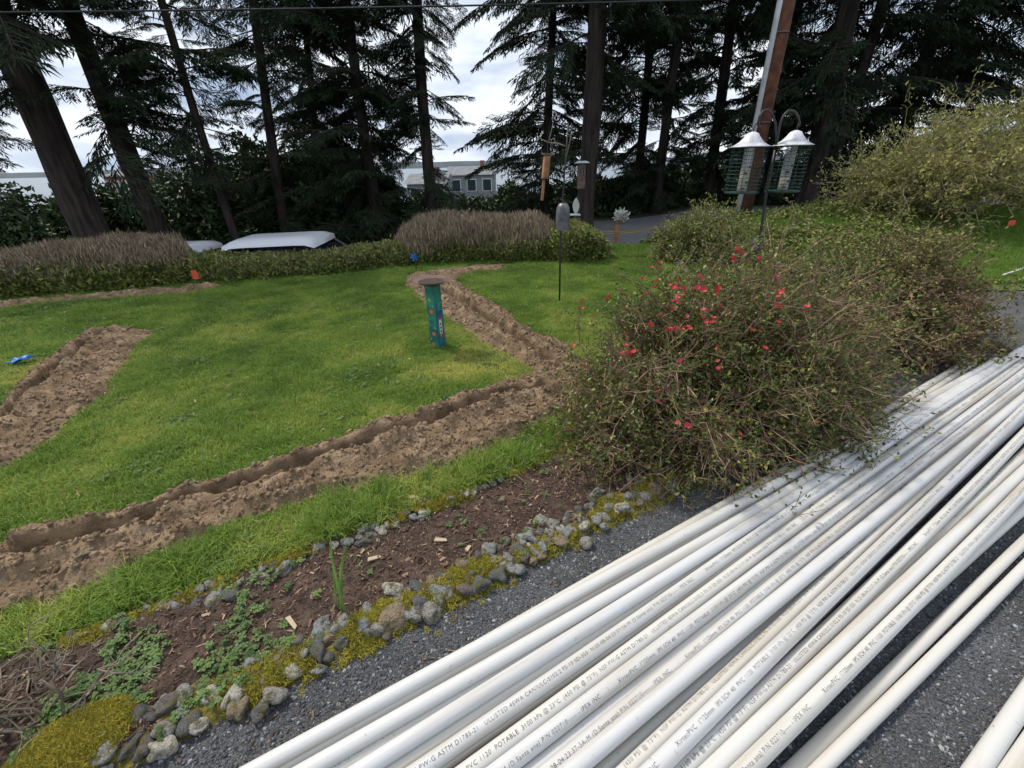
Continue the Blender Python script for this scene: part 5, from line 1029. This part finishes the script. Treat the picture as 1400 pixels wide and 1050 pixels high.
# ------------------------------------------------------------------ small things: flags, spinner, rope, strap
def flag(px, py, z, m, label, w_=0.05, h_=0.07, Y_=None, wire=0.3):
    p = at_z(px, py, z) if Y_ is None else at_Y(px, py, Y_); gz = 0.0; t = empty('marker_flag', (p[0], p[1], gz), 0.2, label, 'flag')
    mb = MB(); nx = 5; vs = []; fs = []
    for k in range(nx):
        f_ = k/(nx-1); yy = 0.010*math.sin(f_*5); vs += [(w_*f_, yy, p[2]-h_/2), (w_*f_, yy+0.004, p[2]+h_/2)]
        if k: n0 = 2*(k-1); fs.append((n0, n0+2, n0+3, n0+1))
    mb.add(vs, fs); o = mb.build('flag', m, t); sd_ = o.modifiers.new('thick', 'SOLIDIFY'); sd_.thickness = 0.0015
    MB().tube([(0, 0, gz-0.02), (0, 0, p[2]+h_/2)], 0.0016, 5).build('wire', M['greymetal'], t); return t
flag(262, 376, 0, M['flagorange'], 'orange marker flag at the foot of the left hedge', 0.07, 0.10, Y_=5.2)
flag(1121, 315, 0, M['flagorange'], 'orange marker flag below the loose spring shrub', 0.13, 0.10, Y_=7.2)
flag(1378, 306, 0, M['flagorange'], 'orange marker flag under the largest spring shrub at right', 0.13, 0.10, Y_=7.0)
p = at_z(31, 495, 0.04); t = empty('blue_flag', (p[0], p[1], 0.03), 0.2, 'crumpled blue marker flag lying on the grass at left', 'flag')
gx2 = np.linspace(-0.07, 0.07, 8); gy2 = np.linspace(-0.045, 0.045, 6); A_, B_ = np.meshgrid(gx2, gy2); C_ = 0.03*np.sin(A_*40)*np.cos(B_*30)+0.025+0.02*vn(A_, B_, 0.03)
i_, j_ = np.meshgrid(np.arange(7), np.arange(5)); a_ = (j_*8+i_).ravel(); o = obj('sheet', mesh_np('sheet', np.stack([A_, B_, C_], -1).reshape(-1, 3), np.stack([a_, a_+1, a_+9, a_+8], 1), M['flagblue'], True), t); o.modifiers.new('thick', 'SOLIDIFY').thickness = 0.002
Yq = 5.95; c_ = at_Y(567, 351, Yq); t = empty('wind_spinner', (c_[0], Yq, 0), 0, 'small blue pinwheel on a stake in front of the heather mound', 'pinwheel')
MB().tube([(0, 0, -0.03), (0, 0, c_[2])], 0.007, 6).build('stake', M['black'], t)
for k in range(6):
    a_ = k*1.047; u = Vector((math.cos(a_), 0, math.sin(a_))); v = Vector((-u.z, 0, u.x)); o_ = Vector((0, -0.02, c_[2])); mb = MB(); mb.add([o_, o_+u*0.042+v*0.018+Vector((0, -0.012, 0)), o_+u*0.056, o_+u*0.03-v*0.008], [(0, 1, 2, 3)]); b_ = mb.build('blade', M['flagblue'], t); b_.modifiers.new('thick', 'SOLIDIFY').thickness = 0.003
p0, p1 = at_z(1372, 376, 0.06), at_z(1440, 350, 0.06)
tag(MB().tube([p0, (p0+p1)/2+[0, 0, -0.02], p1], 0.012, 6).build('white_rope', M['rope'], sm=True), 'white rope lying on the grass past the driveway at right', 'rope')
t = empty('black_strap', at_z(1340, 474), 0, 'black folded strap lying on the asphalt beyond the pipe ends', 'strap'); o0 = at_z(1340, 474)
for k, pts in enumerate([[(1290, 462), (1320, 464), (1350, 470), (1385, 480)], [(1320, 470), (1340, 472), (1362, 478), (1380, 482)], [(1296, 466), (1318, 471), (1338, 474)]]):
    MB().tube([at_z(x_, y_, 0.012+0.006*k)-o0 for x_, y_ in pts], 0.011, 6).build('band', M['black'], t, sm=True)
